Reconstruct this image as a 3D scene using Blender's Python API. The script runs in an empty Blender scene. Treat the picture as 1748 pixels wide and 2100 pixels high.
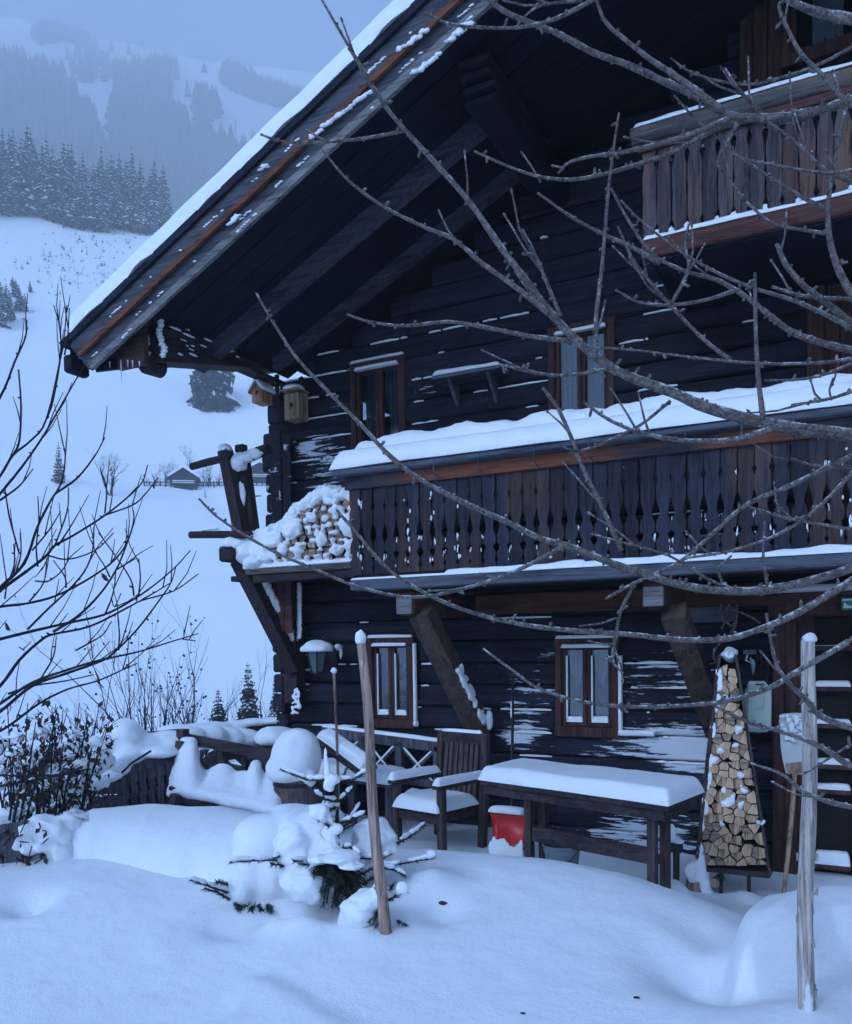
import bpy, bmesh, math, random
import numpy as np
from mathutils import Vector, Matrix, noise
random.seed(7)
sc = bpy.context.scene
COL = sc.collection
rad = math.radians
V = Vector

# ------------------------------------------------------------------ camera
CAM = V((5.15, -6.99, 1.75))
CR = Matrix.Rotation(rad(27.2), 3, 'Z') @ Matrix.Rotation(rad(88), 3, 'X') @ Matrix.Rotation(rad(-.8), 3, 'Z')
FPX, PX, PY = 1750., 874., 1386.
cd = bpy.data.cameras.new('camera'); cam = bpy.data.objects.new('camera', cd); COL.objects.link(cam)
cam.matrix_world = Matrix.Translation(CAM) @ CR.to_4x4()
cd.sensor_fit = 'HORIZONTAL'; cd.sensor_width = 36; cd.lens = 36 * FPX / 1748
cd.shift_y = (PY - 1050) / 1748; cd.clip_start = .05; cd.clip_end = 6000
sc.camera = cam

def ray(x, y): return CR @ V(((x - PX) / FPX, -(y - PY) / FPX, -1))
def onY(x, y, Y):
    d = ray(x, y); return CAM + d * ((Y - CAM.y) / d.y)
def onX(x, y, X):
    d = ray(x, y); return CAM + d * ((X - CAM.x) / d.x)
def onZ(x, y, Z):
    d = ray(x, y); return CAM + d * ((Z - CAM.z) / d.z)
def atT(x, y, t): return CAM + ray(x, y) * t
def depth(p):
    return -(CR.transposed() @ (V(p) - CAM)).z

# ------------------------------------------------------------------ materials
class NT:
    def __init__(s, name):
        s.m = bpy.data.materials.new(name); s.m.use_nodes = True
        s.n = s.m.node_tree.nodes; s.l = s.m.node_tree.links
        s.b = s.n['Principled BSDF']; s.out = s.n['Material Output']
    def a(s, t, **kw):
        x = s.n.new(t)
        for k, v in kw.items():
            if k.startswith('i_'): 
                key = k[2:]; key = int(key) if key.isdigit() else key
                x.inputs[key].default_value = v
            else: setattr(x, k, v)
        return x
    def k(s, o, i): s.l.new(o, i)
    def coords(s, scale=(1, 1, 1), rot=(0, 0, 0)):
        tc = s.a('ShaderNodeTexCoord'); mp = s.a('ShaderNodeMapping')
        mp.inputs['Scale'].default_value = scale; mp.inputs['Rotation'].default_value = rot
        s.k(tc.outputs['Object'], mp.inputs['Vector']); return mp.outputs['Vector']
    def noise(s, vec, scale, detail=4, rough=.6, dist=0):
        x = s.a('ShaderNodeTexNoise'); x.inputs['Scale'].default_value = scale
        x.inputs['Detail'].default_value = detail; x.inputs['Roughness'].default_value = rough
        x.inputs['Distortion'].default_value = dist
        s.k(vec, x.inputs['Vector']); return x.outputs['Fac']
    def ramp(s, fac, stops, interp='LINEAR'):
        x = s.a('ShaderNodeValToRGB'); cr = x.color_ramp; cr.interpolation = interp
        while len(cr.elements) < len(stops): cr.elements.new(.5)
        for e, (p, c) in zip(cr.elements, stops):
            e.position = p; e.color = (c[0], c[1], c[2], 1) if hasattr(c, '__len__') else (c, c, c, 1)
        s.k(fac, x.inputs['Fac']); return x.outputs['Color']
    def math(s, op, a, b=None, c=None):
        x = s.a('ShaderNodeMath', operation=op)
        for i, v in enumerate((a, b, c)):
            if v is None: continue
            if hasattr(v, 'links'): s.k(v, x.inputs[i])
            else: x.inputs[i].default_value = v
        return x.outputs[0]
    def mix(s, fac, a, b, t='MIX'):
        x = s.a('ShaderNodeMix', data_type='RGBA', blend_type=t)
        for v, i in ((fac, 0), (a, 6), (b, 7)):
            if hasattr(v, 'links'): s.k(v, x.inputs[i])
            elif hasattr(v, '__len__'): x.inputs[i].default_value = (*v, 1)
            else: x.inputs[i].default_value = v
        return x.outputs[2]
    def bump(s, h, strength=.3, dist=.01):
        x = s.a('ShaderNodeBump'); x.inputs['Strength'].default_value = strength; x.inputs['Distance'].default_value = dist
        s.k(h, x.inputs['Height']); s.k(x.outputs['Normal'], s.b.inputs['Normal'])
    def base(s, c, rough=.8, spec=.3):
        if hasattr(c, 'links'): s.k(c, s.b.inputs['Base Color'])
        else: s.b.inputs['Base Color'].default_value = (*c, 1)
        s.b.inputs['Roughness'].default_value = rough
        s.b.inputs['Specular IOR Level'].default_value = spec

SNOWC = (.84, .87, .90)
def snow_mat(name, fine=60., big=3., strength=.35):
    t = NT(name); v = t.coords()
    f = t.noise(v, fine, 5, .7); g = t.noise(v, big, 4, .55)
    t.base(t.mix(g, (.80, .83, .87), (.88, .90, .92)), .55, .3)
    t.bump(t.math('ADD', t.math('MULTIPLY', f, .35), t.math('MULTIPLY', g, 1.2)), strength, .02)
    return t.m
M = {}
M['snow'] = snow_mat('snow', 120, 9, .5)
M['snow_ground'] = snow_mat('snow_ground', 110, 6, .55)
M['snow_far'] = snow_mat('snow_far', .6, .05, .3)

STR = {'x': (.06, 1, 1), 'y': (1, .06, 1), 'z': (1, 1, .06)}
def wood(name, c1, c2, ax='x', scale=22, snow=0., stain=None, attr=False, rough=.85, up=0., rot=(0, 0, 0), snowscale=9, bstr=.5, isl=0., sst_=.18):
    tn = lambda c: tuple(q * (1 + (f - 1) * max(0, min(1, (.11 - max(c)) / .06))) for q, f in zip(c, (.76, .94, 1.6)))
    c1, c2 = tn(c1), tn(c2)
    t = NT(name); st = STR[ax]; v = t.coords(st, rot); vr = t.coords()
    n1 = t.noise(v, scale, 6, .65, .6); n2 = t.noise(v, scale * 4, 4, .7); n3 = t.noise(vr, 1.7, 3, .5)
    n4 = t.noise(t.coords(tuple(max(q, .25) for q in st), rot), 3.1, 3, .6)
    c = t.ramp(n1, [(.36 if attr else .30, c1), (.64 if attr else .70, c2)])
    c = t.mix(t.ramp(n2, [(.35, .0), (.6, .6)]), c, tuple(q * .35 for q in c1))
    c = t.mix(t.ramp(n3, [(.35, .0), (.7, .5)]), c, tuple((a + b) * .75 for a, b in zip(c1, c2)))
    if stain: c = t.mix(t.ramp(n4, [(.51, .0), (.63, .85)]), c, stain)
    if isl:
        gi = t.a('ShaderNodeNewGeometry'); mv = t.math('MULTIPLY_ADD', gi.outputs['Random Per Island'], 2 * isl, 1 - isl); cv = t.a('ShaderNodeCombineXYZ')
        for q in range(3): t.k(mv, cv.inputs[q])
        c = t.mix(1., c, cv.outputs[0], 'MULTIPLY')
    crack = t.ramp(n1, [(.40, .0), (.44, 1.), (.48, .0)])
    c = t.mix(t.math('MULTIPLY', crack, .6), c, (.004, .004, .006))
    if snow or attr or up:
        sn = t.noise(t.coords(tuple(max(q, sst_) for q in st), rot), snowscale, 6, .68)
        amt = snow
        if attr:
            at = t.a('ShaderNodeAttribute', attribute_name='snowy')
            amt = t.math('ADD', at.outputs['Fac'], snow)
        if up:
            g = t.a('ShaderNodeNewGeometry'); sx = t.a('ShaderNodeSeparateXYZ'); t.k(g.outputs['Normal'], sx.inputs[0])
            amt = t.math('ADD', t.math('MULTIPLY', t.math('MAXIMUM', sx.outputs['Z'], 0.), up), amt)
        # amt shifts the threshold
        m = t.math('SUBTRACT', t.math('ADD', sn, amt), 1.0)
        mask = t.ramp(t.math('MULTIPLY', m, 12. if attr else 14.), [(.3 if attr else .35, .0), (.75 if attr else .65, .9)])
        c = t.mix(mask, c, (.68, .73, .80))
    t.base(c, rough, .25)
    t.bump(t.math('ADD', n1, t.math('MULTIPLY', n2, .5)), bstr, .012)
    return t.m

M['log'] = wood('dark_log', (.0075, .0072, .0095), (.036, .029, .030), 'x', 20, .285, None, True, snowscale=30, isl=.35, sst_=.10)
M['log_end'] = wood('log_end_wood', (.018, .013, .011), (.05, .036, .03), 'y', 18, .42)
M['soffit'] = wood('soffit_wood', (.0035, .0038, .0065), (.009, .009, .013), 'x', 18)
M['beam_dark'] = wood('dark_beam_wood', (.022, .014, .011), (.065, .038, .028), 'y', 18, .25)
M['beam_x'] = wood('brown_beam_wood', (.035, .018, .012), (.11, .052, .032), 'x', 18, .2, (.13, .05, .025))
M['beam_z'] = wood('dark_post_wood', (.02, .014, .012), (.075, .048, .036), 'z', 18, .3)
M['strut'] = wood('strut_wood', (.04, .026, .02), (.14, .085, .062), 'z', 14, .30)
M['barge'] = wood('weathered_barge_wood', (.035, .037, .042), (.13, .13, .135), 'x', 16, .33, rot=(0, rad(25.3), 0))
M['barge_light'] = wood('silvered_barge_wood', (.12, .12, .125), (.24, .235, .23), 'x', 16, .34, rot=(0, rad(25.3), 0))
M['barge_red'] = wood('red_brown_strip_wood', (.09, .034, .02), (.24, .085, .045), 'x', 14, .1, rot=(0, rad(25.3), 0))
M['rafter'] = wood('rafter_wood', (.026, .026, .03), (.095, .088, .09), 'x', 16, .1, rot=(0, rad(25.3), 0))
M['eave_dark'] = wood('eave_edge_wood', (.008, .008, .010), (.03, .028, .03), 'x', 16, rot=(0, rad(25.3), 0))
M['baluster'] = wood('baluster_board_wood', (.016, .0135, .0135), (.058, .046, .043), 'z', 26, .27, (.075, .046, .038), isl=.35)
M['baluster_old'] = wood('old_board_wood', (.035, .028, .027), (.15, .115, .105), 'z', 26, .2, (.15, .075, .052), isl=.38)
M['rail_orange'] = wood('orange_rail_wood', (.035, .030, .030), (.10, .085, .08), 'x', 16, .1, (.22, .075, .04))
M['rail_old'] = wood('mossy_rail_wood', (.06, .055, .045), (.22, .20, .155), 'x', 16, .25, (.16, .075, .04))
M['red_board'] = wood('red_board_wood', (.055, .024, .018), (.15, .055, .040), 'x', 16, .1)
M['grey_trim'] = wood('grey_trim_wood', (.055, .06, .068), (.14, .15, .165), 'x', 12, .25)
M['frame'] = wood('brown_window_wood', (.044, .020, .016), (.12, .052, .040), 'z', 22, .2)
M['frame_door'] = wood('brown_door_wood', (.048, .023, .018), (.125, .056, .042), 'z', 22, .12)
M['frame_light'] = wood('light_frame_wood', (.16, .08, .05), (.30, .16, .10), 'z', 18, .05)
M['furn'] = wood('furniture_wood', (.028, .020, .018), (.095, .066, .056), 'x', 26, .25)
M['furn_z'] = wood('furniture_post_wood', (.038, .026, .022), (.13, .088, .073), 'z', 26, .25)
M['slat'] = wood('chair_slat_wood', (.07, .045, .038), (.17, .115, .095), 'z', 26, .2, isl=.3)
M['plank_fence'] = wood('fence_wood', (.055, .05, .053), (.17, .15, .15), 'z', 24, .3, isl=.25)
M['stake'] = wood('peeled_stake_wood', (.26, .17, .135), (.62, .45, .36), 'z', 20, .38, (.12, .065, .05))
M['stake_snowy'] = wood('snowy_stake_wood', (.34, .29, .26), (.72, .65, .60), 'z', 20, .47, (.28, .12, .06), snowscale=7)  # paler stake wood with more snow crusted on it
M['handle'] = wood('shovel_handle_wood', (.38, .25, .17), (.55, .40, .29), 'z', 16)
M['birdbox'] = wood('birdhouse_wood', (.34, .17, .10), (.62, .34, .21), 'z', 16, .1)
M['birdbox2'] = wood('birdhouse_board', (.22, .15, .10), (.50, .36, .24), 'z', 16, .2, (.12, .07, .05))
M['cut'] = wood('cut_log_face', (.56, .36, .22), (.82, .57, .38), 'z', 9, .1, (.46, .30, .20), rough=.9)
M['cut2'] = wood('grey_cut_log_face', (.26, .17, .125), (.46, .33, .26), 'x', 9, .24, (.32, .21, .16), rough=.9)
M['bark'] = wood('log_bark', (.03, .02, .015), (.10, .065, .045), 'y', 20, .25)
def bark_mat():
    t = NT('grey_branch_bark'); v = t.coords(); n1 = t.noise(v, 45, 5, .7); n2 = t.noise(v, 160, 4, .7); n3 = t.noise(v, 9, 3, .5)
    c = t.ramp(n1, [(.32, (.070, .062, .060)), (.68, (.31, .28, .268))]); c = t.mix(t.ramp(n2, [(.52, .0), (.60, .9)]), c, (.022, .019, .019)); c = t.mix(t.ramp(n3, [(.4, .0), (.7, .45)]), c, (.13, .10, .09))
    g = t.a('ShaderNodeNewGeometry'); sx = t.a('ShaderNodeSeparateXYZ'); t.k(g.outputs['Normal'], sx.inputs[0])
    m_ = t.math('ADD', t.math('MULTIPLY', sx.outputs['Z'], .22), n1); c = t.mix(t.ramp(m_, [(.66, .0), (.74, .8)]), c, (.66, .70, .76))
    t.base(c, .9, .2); t.bump(t.math('ADD', n1, n2), .7, .01); return t.m
M['branch'] = bark_mat()
M['twig_dark'] = wood('dark_twig_bark', (.010, .009, .009), (.035, .030, .028), 'x', 30)
M['barrel'] = wood('barrel_wood', (.07, .05, .044), (.19, .135, .115), 'z', 22, .3)
M['hut'] = wood('hut_wood', (.02, .015, .013), (.07, .05, .042), 'x', 2, .0)

def plain(name, c, rough=.6, metal=0., var=.25, scale=8., spec=.4):
    t = NT(name); v = t.coords(); n = t.noise(v, scale, 5, .65)
    t.base(t.mix(n, tuple(q * (1 - var) for q in c), tuple(min(1, q * (1 + var)) for q in c)), rough, spec)
    t.b.inputs['Metallic'].default_value = metal
    t.bump(n, .15, .01); return t.m
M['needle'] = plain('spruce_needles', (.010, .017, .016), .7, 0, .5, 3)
M['needle_near'] = plain('young_spruce_needles', (.014, .034, .026), .6, 0, .5, 20)
M['needle_far'] = plain('frosted_hazed_needles', (.07, .085, .085), .9, 0, .6, .12)  # paler than the near needles: frost plus distance haze put into the colour
M['trunk'] = plain('spruce_bark', (.05, .038, .032), .9, 0, .4, 6)
M['leaf'] = plain('dry_leaf', (.022, .018, .012), .7, 0, .5, 12)
M['leaf_brown'] = plain('brown_leaf', (.05, .028, .017), .7, 0, .5, 12)
M['red_plastic'] = plain('red_plastic', (.55, .018, .016), .35, 0, .2, 6)
M['zinc'] = plain('zinc_metal', (.22, .27, .31), .45, .6, .25, 9)
M['iron'] = plain('black_iron', (.012, .012, .014), .5, .3, .3, 14)
M['plastic_green'] = plain('pale_green_plastic', (.46, .56, .50), .45, 0, .15, 5)
M['shovel_white'] = plain('frosted_shovel_metal', (.56, .58, .60), .5, .1, .25, 7)
M['sign_green'] = plain('green_sign_paint', (.0, .24, .17), .4, 0, .15, 8)
M['sign_white'] = plain('white_sign_paint', (.75, .82, .80), .4, 0, .1, 8)
M['lamp_glass'] = plain('lantern_glass', (.10, .12, .14), .15, 0, .2, 8)
M['curtain'] = plain('curtain_cloth', (.24, .26, .29), .9, 0, .15, 30)
M['blue_blind'] = plain('pale_window_cloth', (.50, .60, .66), .8, 0, .15, 14)
M['dark_room'] = plain('dark_room', (.012, .011, .012), .9, 0, .2, 2)
M['dark_gap'] = plain('dark_shadow_board', (.008, .007, .007), .9, 0, .2, 8)
M['ice'] = plain('ice', (.55, .62, .68), .15, 0, .1, 20)
M['berry'] = plain('dried_berry', (.04, .03, .03), .7, 0, .3, 10)
def glass():
    t = NT('window_glass'); t.n.remove(t.b)
    tr = t.a('ShaderNodeBsdfTransparent'); gl = t.a('ShaderNodeBsdfGlossy')
    tr.inputs[0].default_value = (.75, .8, .85, 1); gl.inputs['Roughness'].default_value = .06
    fr = t.a('ShaderNodeFresnel'); fr.inputs['IOR'].default_value = 1.7
    f = t.math('ADD', fr.outputs[0], .08)
    mx = t.a('ShaderNodeMixShader'); t.k(f, mx.inputs[0]); t.k(tr.outputs[0], mx.inputs[1]); t.k(gl.outputs[0], mx.inputs[2])
    t.k(mx.outputs[0], t.out.inputs['Surface']); return t.m
M['glass'] = glass()

# ------------------------------------------------------------------ mesh builder
class MB:
    def __init__(s): s.v = []; s.f = []; s.mi = []; s.at = None
    def add(s, vs, fs, mi=0):
        o = len(s.v); s.v += [tuple(p) for p in vs]
        s.f += [tuple(i + o for i in f) for f in fs]; s.mi += [mi] * len(fs); return o
    def hexa(s, p, mi=0):   # 8 points: bottom 4 ccw, top 4 ccw
        s.add(p, [(3, 2, 1, 0), (4, 5, 6, 7), (0, 1, 5, 4), (1, 2, 6, 5), (2, 3, 7, 6), (3, 0, 4, 7)], mi)
    def box(s, x0, x1, y0, y1, z0, z1, mi=0, b=0.):
        if b > 0:
            b = min(b, (x1 - x0) * .45, (y1 - y0) * .45, (z1 - z0) * .45)
            P = []; 
            for z, i in ((z0, b), (z0 + b, 0), (z1 - b, 0), (z1, b)):
                X0, X1, Y0, Y1 = x0 + i, x1 - i, y0 + i, y1 - i; c = b * .6 if i == 0 else 0
                if i: P += [(X0, Y0, z), (X0, Y0, z), (X1, Y0, z), (X1, Y0, z), (X1, Y1, z), (X1, Y1, z), (X0, Y1, z), (X0, Y1, z)]
                else: P += [(X0, Y0 + b, z), (X0 + b, Y0, z), (X1 - b, Y0, z), (X1, Y0 + b, z), (X1, Y1 - b, z), (X1 - b, Y1, z), (X0 + b, Y1, z), (X0, Y1 - b, z)]
            F = []
            for k in range(3):
                for j in range(8):
                    a = k * 8 + j; c = k * 8 + (j + 1) % 8
                    F.append((a, c, c + 8, a + 8))
            F.append((6, 4, 2, 0)); F.append((24, 26, 28, 30)); s.add(P, F, mi); return
        s.hexa([(x0, y0, z0), (x1, y0, z0), (x1, y1, z0), (x0, y1, z0), (x0, y0, z1), (x1, y0, z1), (x1, y1, z1), (x0, y1, z1)], mi)
    def bar(s, a, b, w, h, up=(0, 0, 1), mi=0):   # square bar from a to b; w sideways, h along up
        a, b = V(a), V(b); d = (b - a).normalized(); u = V(up); sd = d.cross(u)
        if sd.length < 1e-4: sd = d.cross(V((1, 0, 0)))
        sd.normalize(); u = sd.cross(d).normalized()
        S, U = sd * w / 2, u * h / 2
        s.hexa([a - S - U, a + S - U, b + S - U, b - S - U, a - S + U, a + S + U, b + S + U, b - S + U][:8], mi)
    def tube(s, pts, rs, n=8, mi=0, cap=True):
        pts = [V(p) for p in pts]; N = len(pts)
        if not hasattr(rs, '__len__'): rs = [rs] * N
        d0 = (pts[1] - pts[0]).normalized(); ref = V((0, 0, 1)) if abs(d0.z) < .9 else V((1, 0, 0))
        u = d0.cross(ref).normalized(); vs = []; 
        for i, p in enumerate(pts):
            d = (pts[min(i + 1, N - 1)] - pts[max(i - 1, 0)])
            if d.length < 1e-9: d = d0
            d.normalize(); u = (u - d * u.dot(d)); 
            if u.length < 1e-6: u = d.orthogonal()
            u.normalize(); w = d.cross(u)
            for k in range(n):
                a = 2 * math.pi * k / n
                vs.append(p + (u * math.cos(a) + w * math.sin(a)) * rs[i])
        fs = [(i * n + k, i * n + (k + 1) % n, (i + 1) * n + (k + 1) % n, (i + 1) * n + k) for i in range(N - 1) for k in range(n)]
        if cap:
            fs.append(tuple(range(n - 1, -1, -1))); fs.append(tuple((N - 1) * n + k for k in range(n)))
        s.add(vs, fs, mi)
    def lathe(s, c, prof, n=24, mi=0):     # prof: (r,z)
        c = V(c); vs = []
        for r, z in prof:
            for k in range(n):
                a = 2 * math.pi * k / n; vs.append(c + V((r * math.cos(a), r * math.sin(a), z)))
        fs = [(i * n + k, i * n + (k + 1) % n, (i + 1) * n + (k + 1) % n, (i + 1) * n + k) for i in range(len(prof) - 1) for k in range(n)]
        fs.append(tuple(range(n - 1, -1, -1))); fs.append(tuple((len(prof) - 1) * n + k for k in range(n)))
        s.add(vs, fs, mi)
    def prism(s, poly, ext, mi=0, mi2=None):   # poly: 3D points, front; ext: vector to the back
        n = len(poly); e = V(ext); P = [V(p) for p in poly]
        s.add(P + [p + e for p in P], [tuple(range(n))], mi)
        o = len(s.v) - 2 * n
        q = [tuple(o + n + i for i in range(n - 1, -1, -1))] + [(o + i, o + n + i, o + n + (i + 1) % n, o + (i + 1) % n) for i in range(n)]
        s.f += q; s.mi += [mi if mi2 is None else mi2] * len(q)
    def blob(s, c, r, amp=.15, seed=0, sub=3, mi=0, freq=1.6, flat=None):
        bm = bmesh.new(); bmesh.ops.create_icosphere(bm, subdivisions=sub, radius=1)
        r = V(r) if hasattr(r, '__len__') else V((r, r, r)); c = V(c); vs = []
        for v in bm.verts:
            k = 1 + amp * noise.noise(v.co * freq + V((seed * 7.3, seed * 3.1, seed))) + amp * .4 * noise.noise(v.co * freq * 3 + V((seed, 9, seed)))
            p = V((v.co.x * r.x, v.co.y * r.y, v.co.z * r.z)) * k
            if flat is not None and p.z < -flat * r.z: p.z = -flat * r.z
            vs.append(c + p)
        s.add(vs, [tuple(v.index for v in f.verts) for f in bm.faces], mi); bm.free()
    def pillow(s, P, U, W, h, r, amp=.12, seed=0, up=(0, 0, 1), mi=0, step=.05, fr=5., ends=True):
        P, U, W, up = V(P), V(U), V(W), V(up); L, D = U.length, W.length; r = min(r, D * .5, L * .5)
        def sp(n):
            k = [r * (1 - math.cos(a * math.pi / 10)) for a in range(6)]
            m = max(2, int((n - 2 * r) / step)); mid = [r + (n - 2 * r) * i / m for i in range(1, m)]
            o = k + mid + [n - q for q in reversed(k)]
            q = [o[0]]
            for x in o[1:]:
                if x - q[-1] > 1e-5: q.append(x)
            return q
        us, ws = sp(L), sp(D); vs = []; un, wn = U / L, W / D
        f = lambda d: math.sqrt(max(0, 1 - (1 - min(d / r, 1)) ** 2))
        for a in us:
            for b in ws:
                g = f(min(a, L - a)) * f(min(b, D - b)) if ends else f(min(b, D - b))
                p = P + un * a + wn * b
                q = p * fr + V((seed * 3.7, seed, 0))
                nz = noise.noise(q * .35) * 1.0 + .5 * noise.noise(q) + .22 * noise.noise(q * 3)
                ed = noise.noise(p * 4 + V((seed, 5, 2))) * r * .25 * (1 - g)
                vs.append(p + up * (h * g * (1 + amp * nz)) + wn * ed)
        m = len(ws)
        fs = [(i * m + j, (i + 1) * m + j, (i + 1) * m + j + 1, i * m + j + 1) for i in range(len(us) - 1) for j in range(m - 1)]
        if U.cross(W).dot(up) < 0: fs = [tuple(reversed(q)) for q in fs]
        o = s.add(vs, fs, mi)
        ring = [i * m for i in range(len(us))] + [(len(us) - 1) * m + j for j in range(1, m)] + [i * m + m - 1 for i in range(len(us) - 2, -1, -1)] + [j for j in range(m - 2, 0, -1)]
        s.f.append(tuple(o + i for i in ring)); s.mi.append(mi)
    def build(s, name, mats, parent=None, smooth=False, attr=None):
        me = bpy.data.meshes.new(name)
        off = parent_loc(parent)
        me.from_pydata([(x - off.x, y - off.y, z - off.z) for x, y, z in s.v], [], s.f)
        if not isinstance(mats, (list, tuple)): mats = [mats]
        for m in mats: me.materials.append(M[m] if isinstance(m, str) else m)
        if len(mats) > 1: me.polygons.foreach_set('material_index', s.mi)
        if smooth: me.polygons.foreach_set('use_smooth', [True] * len(me.polygons))
        if attr is not None:
            A = me.attributes.new('snowy', 'FLOAT', 'POINT'); A.data.foreach_set('value', attr)
        me.update()
        o = bpy.data.objects.new(name, me); COL.objects.link(o)
        if parent:
            o.parent = parent
            if name.split('_')[0] in ('snow', 'leaves', 'needles', 'berries'): o['kind'] = 'stuff'
        return o
def parent_loc(p):
    o = V((0, 0, 0))
    while p is not None: o += p.location; p = p.parent
    return o
def tag(o, label=None, cat=None, group=None, kind=None):
    if label: o['label'] = label
    if cat: o['category'] = cat
    if group: o['group'] = group
    if kind: o['kind'] = kind
    return o
def thing(name, loc, label, cat, group=None):
    o = bpy.data.objects.new(name, None); COL.objects.link(o); o.location = loc; o.empty_display_size = .1
    return tag(o, label, cat, group)
def remesh(o, vox, smooth=6):
    m = o.modifiers.new('r', 'REMESH'); m.mode = 'VOXEL'; m.voxel_size = vox; m.use_smooth_shade = True
    if smooth:
        q = o.modifiers.new('s', 'SMOOTH'); q.factor = .5; q.iterations = smooth
def fbm(x, y, s=0, o=4):
    return sum(noise.noise(V((x * 2 ** k, y * 2 ** k, s + k * 7))) / 2 ** k for k in range(o))
# ------------------------------------------------------------------ ground
ctl = []
for x, y, z in [(0, 2100, .30), (450, 2100, .27), (874, 2100, .28), (1300, 2100, .30), (1748, 2100, .34), (-500, 2100, .3), (2300, 2100, .35),
                (0, 1960, .36), (450, 1960, .36), (874, 2000, .34), (1300, 1990, .36), (1748, 2040, .36),
                (1655, 2070, .35), (787, 1915, .40), (450, 1870, .44), (600, 1880, .43), (250, 1850, .46),
                (10, 1790, .50), (150, 1775, .53), (390, 1805, .47), (830, 1745, .50), (900, 1744, .51), (1000, 1754, .51), (1150, 1766, .51),
                (1300, 1796, .475), (1440, 1845, .355), (1530, 1880, .24), (1640, 1900, .33), (1748, 1900, .36),
                (900, 1850, .45), (1150, 1880, .44), (-400, 1780, .5), (1250, 1900, .42)]:
    p = onZ(x, y, z); ctl.append((p.x, p.y, z))
for p in [(x, .0, .13) for x in (.2, 1, 2, 3)] + [(4, 0, .05), (5, 0, 0), (6.5, 0, 0), (8, -.5, .1), (2.2, -.9, .12), (2.7, -1.25, .10), (3.2, -1.35, .08), (3.8, -1.35, .04),
          (4.3, -1.0, .0), (4.5, -.6, -.05), (5.2, -.6, -.04), (5.1, -1.25, .0), (6.5, -1.5, .1), (0, -1, .26), (1, -1.3, .26), (-1, -.5, .25), (-2, -1.2, .28), (1.1, -.4, .18),
          (1.8, -1.7, .34), (.8, -2.1, .42), (-1, -2.2, .42), (-2.4, -2.5, .4), (-3, -1, .2), (-2.5, .5, 0.1), (-.5, 1.5, .1),
          (5.15, -6.99, .25), (3, -8, .25), (8, -7, .3), (8, -4, .35), (0, -6, .3), (-3, -5, .35), (8, -2.5, .25), (-1.5, 3, -.1), (-4, 1, -.15), (-5, -3, .1), (4, 3, 0)]:
    ctl.append(p)
ctl = np.array(ctl)
def tps_fit(P, lam=.0006):
    n = len(P); d = np.linalg.norm(P[:, None, :2] - P[None, :, :2], axis=2); K = np.where(d > 0, d * d * np.log(d + 1e-12), 0) + lam * np.eye(n) * n
    A = np.zeros((n + 3, n + 3)); A[:n, :n] = K; A[:n, n] = 1; A[:n, n + 1:] = P[:, :2]; A[n:, :n] = A[:n, n:].T
    return np.linalg.solve(A, np.concatenate([P[:, 2], np.zeros(3)]))
TW = tps_fit(ctl)
def tps(x, y):
    x, y = np.asarray(x, float), np.asarray(y, float)
    r2 = (x[..., None] - ctl[:, 0]) ** 2 + (y[..., None] - ctl[:, 1]) ** 2
    return (.5 * r2 * np.log(r2 + 1e-12)) @ TW[:-3] + TW[-3] + TW[-2] * x + TW[-1] * y
PROF_D = np.array([0, 9, 12, 20, 40, 60, 75, 90, 110, 135, 180, 230, 262, 290, 330, 470])
PROF_Z = 1.75 + np.array([-1.7, -1.75, -2.3, -3.6, -5.6, -6.3, -2.2, 3.6, 12.5, 24, 54, 94, 121, 134, 146, 170])
def far_z(D, az):
    z = np.interp(D, PROF_D, PROF_Z)
    return z
def far_dz(X, Y, D):
    return min(1, max(0, (D - 30) / 60)) * 2.2 * (fbm(X * .012, Y * .012, 3, 3)) + .3 * fbm(X * .09, Y * .09, 8, 3) * min(1, max(0, (D - 12) / 20))
# the drift on the right: footprint polygon
drift = [onZ(x, y, .38) for x, y in [(1478, 1975), (1500, 2002), (1560, 2003), (1610, 1985), (1680, 1968), (1735, 1940), (1850, 1925), (2300, 1900), (2300, 1790), (1760, 1835), (1640, 1855), (1545, 1890), (1492, 1935)]]
DRP = np.array([(p.x, p.y) for p in drift])
LP = np.array([(p.x, p.y) for p in [onZ(a, b, .3) for a, b in [(478, 2022), (520, 2010), (575, 2014), (640, 2034), (700, 2062), (752, 2085), (830, 2150), (800, 2300), (300, 2300), (330, 2120), (420, 2075)]]])
def poly_sd(x, y, DP=None):
    DP = DRP if DP is None else DP
    x, y = np.asarray(x, float), np.asarray(y, float); ins = np.zeros(x.shape, bool); dm = np.full(x.shape, 1e9); n = len(DP)
    for i in range(n):
        (x0, y0), (x1, y1) = DP[i], DP[(i + 1) % n]
        c = ((y0 > y) != (y1 > y)) & (x < (x1 - x0) * (y - y0) / (y1 - y0 + 1e-12) + x0); ins ^= c
        t = np.clip(((x - x0) * (x1 - x0) + (y - y0) * (y1 - y0)) / ((x1 - x0) ** 2 + (y1 - y0) ** 2), 0, 1)
        dm = np.minimum(dm, np.hypot(x - x0 - t * (x1 - x0), y - y0 - t * (y1 - y0)))
    return np.where(ins, dm, -dm)
def sst(a, b, x):
    t = np.clip((x - a) / (b - a), 0, 1); return t * t * (3 - 2 * t)
BUMPS = []   # (x, y, rx, height) small mounds and dents
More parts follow.
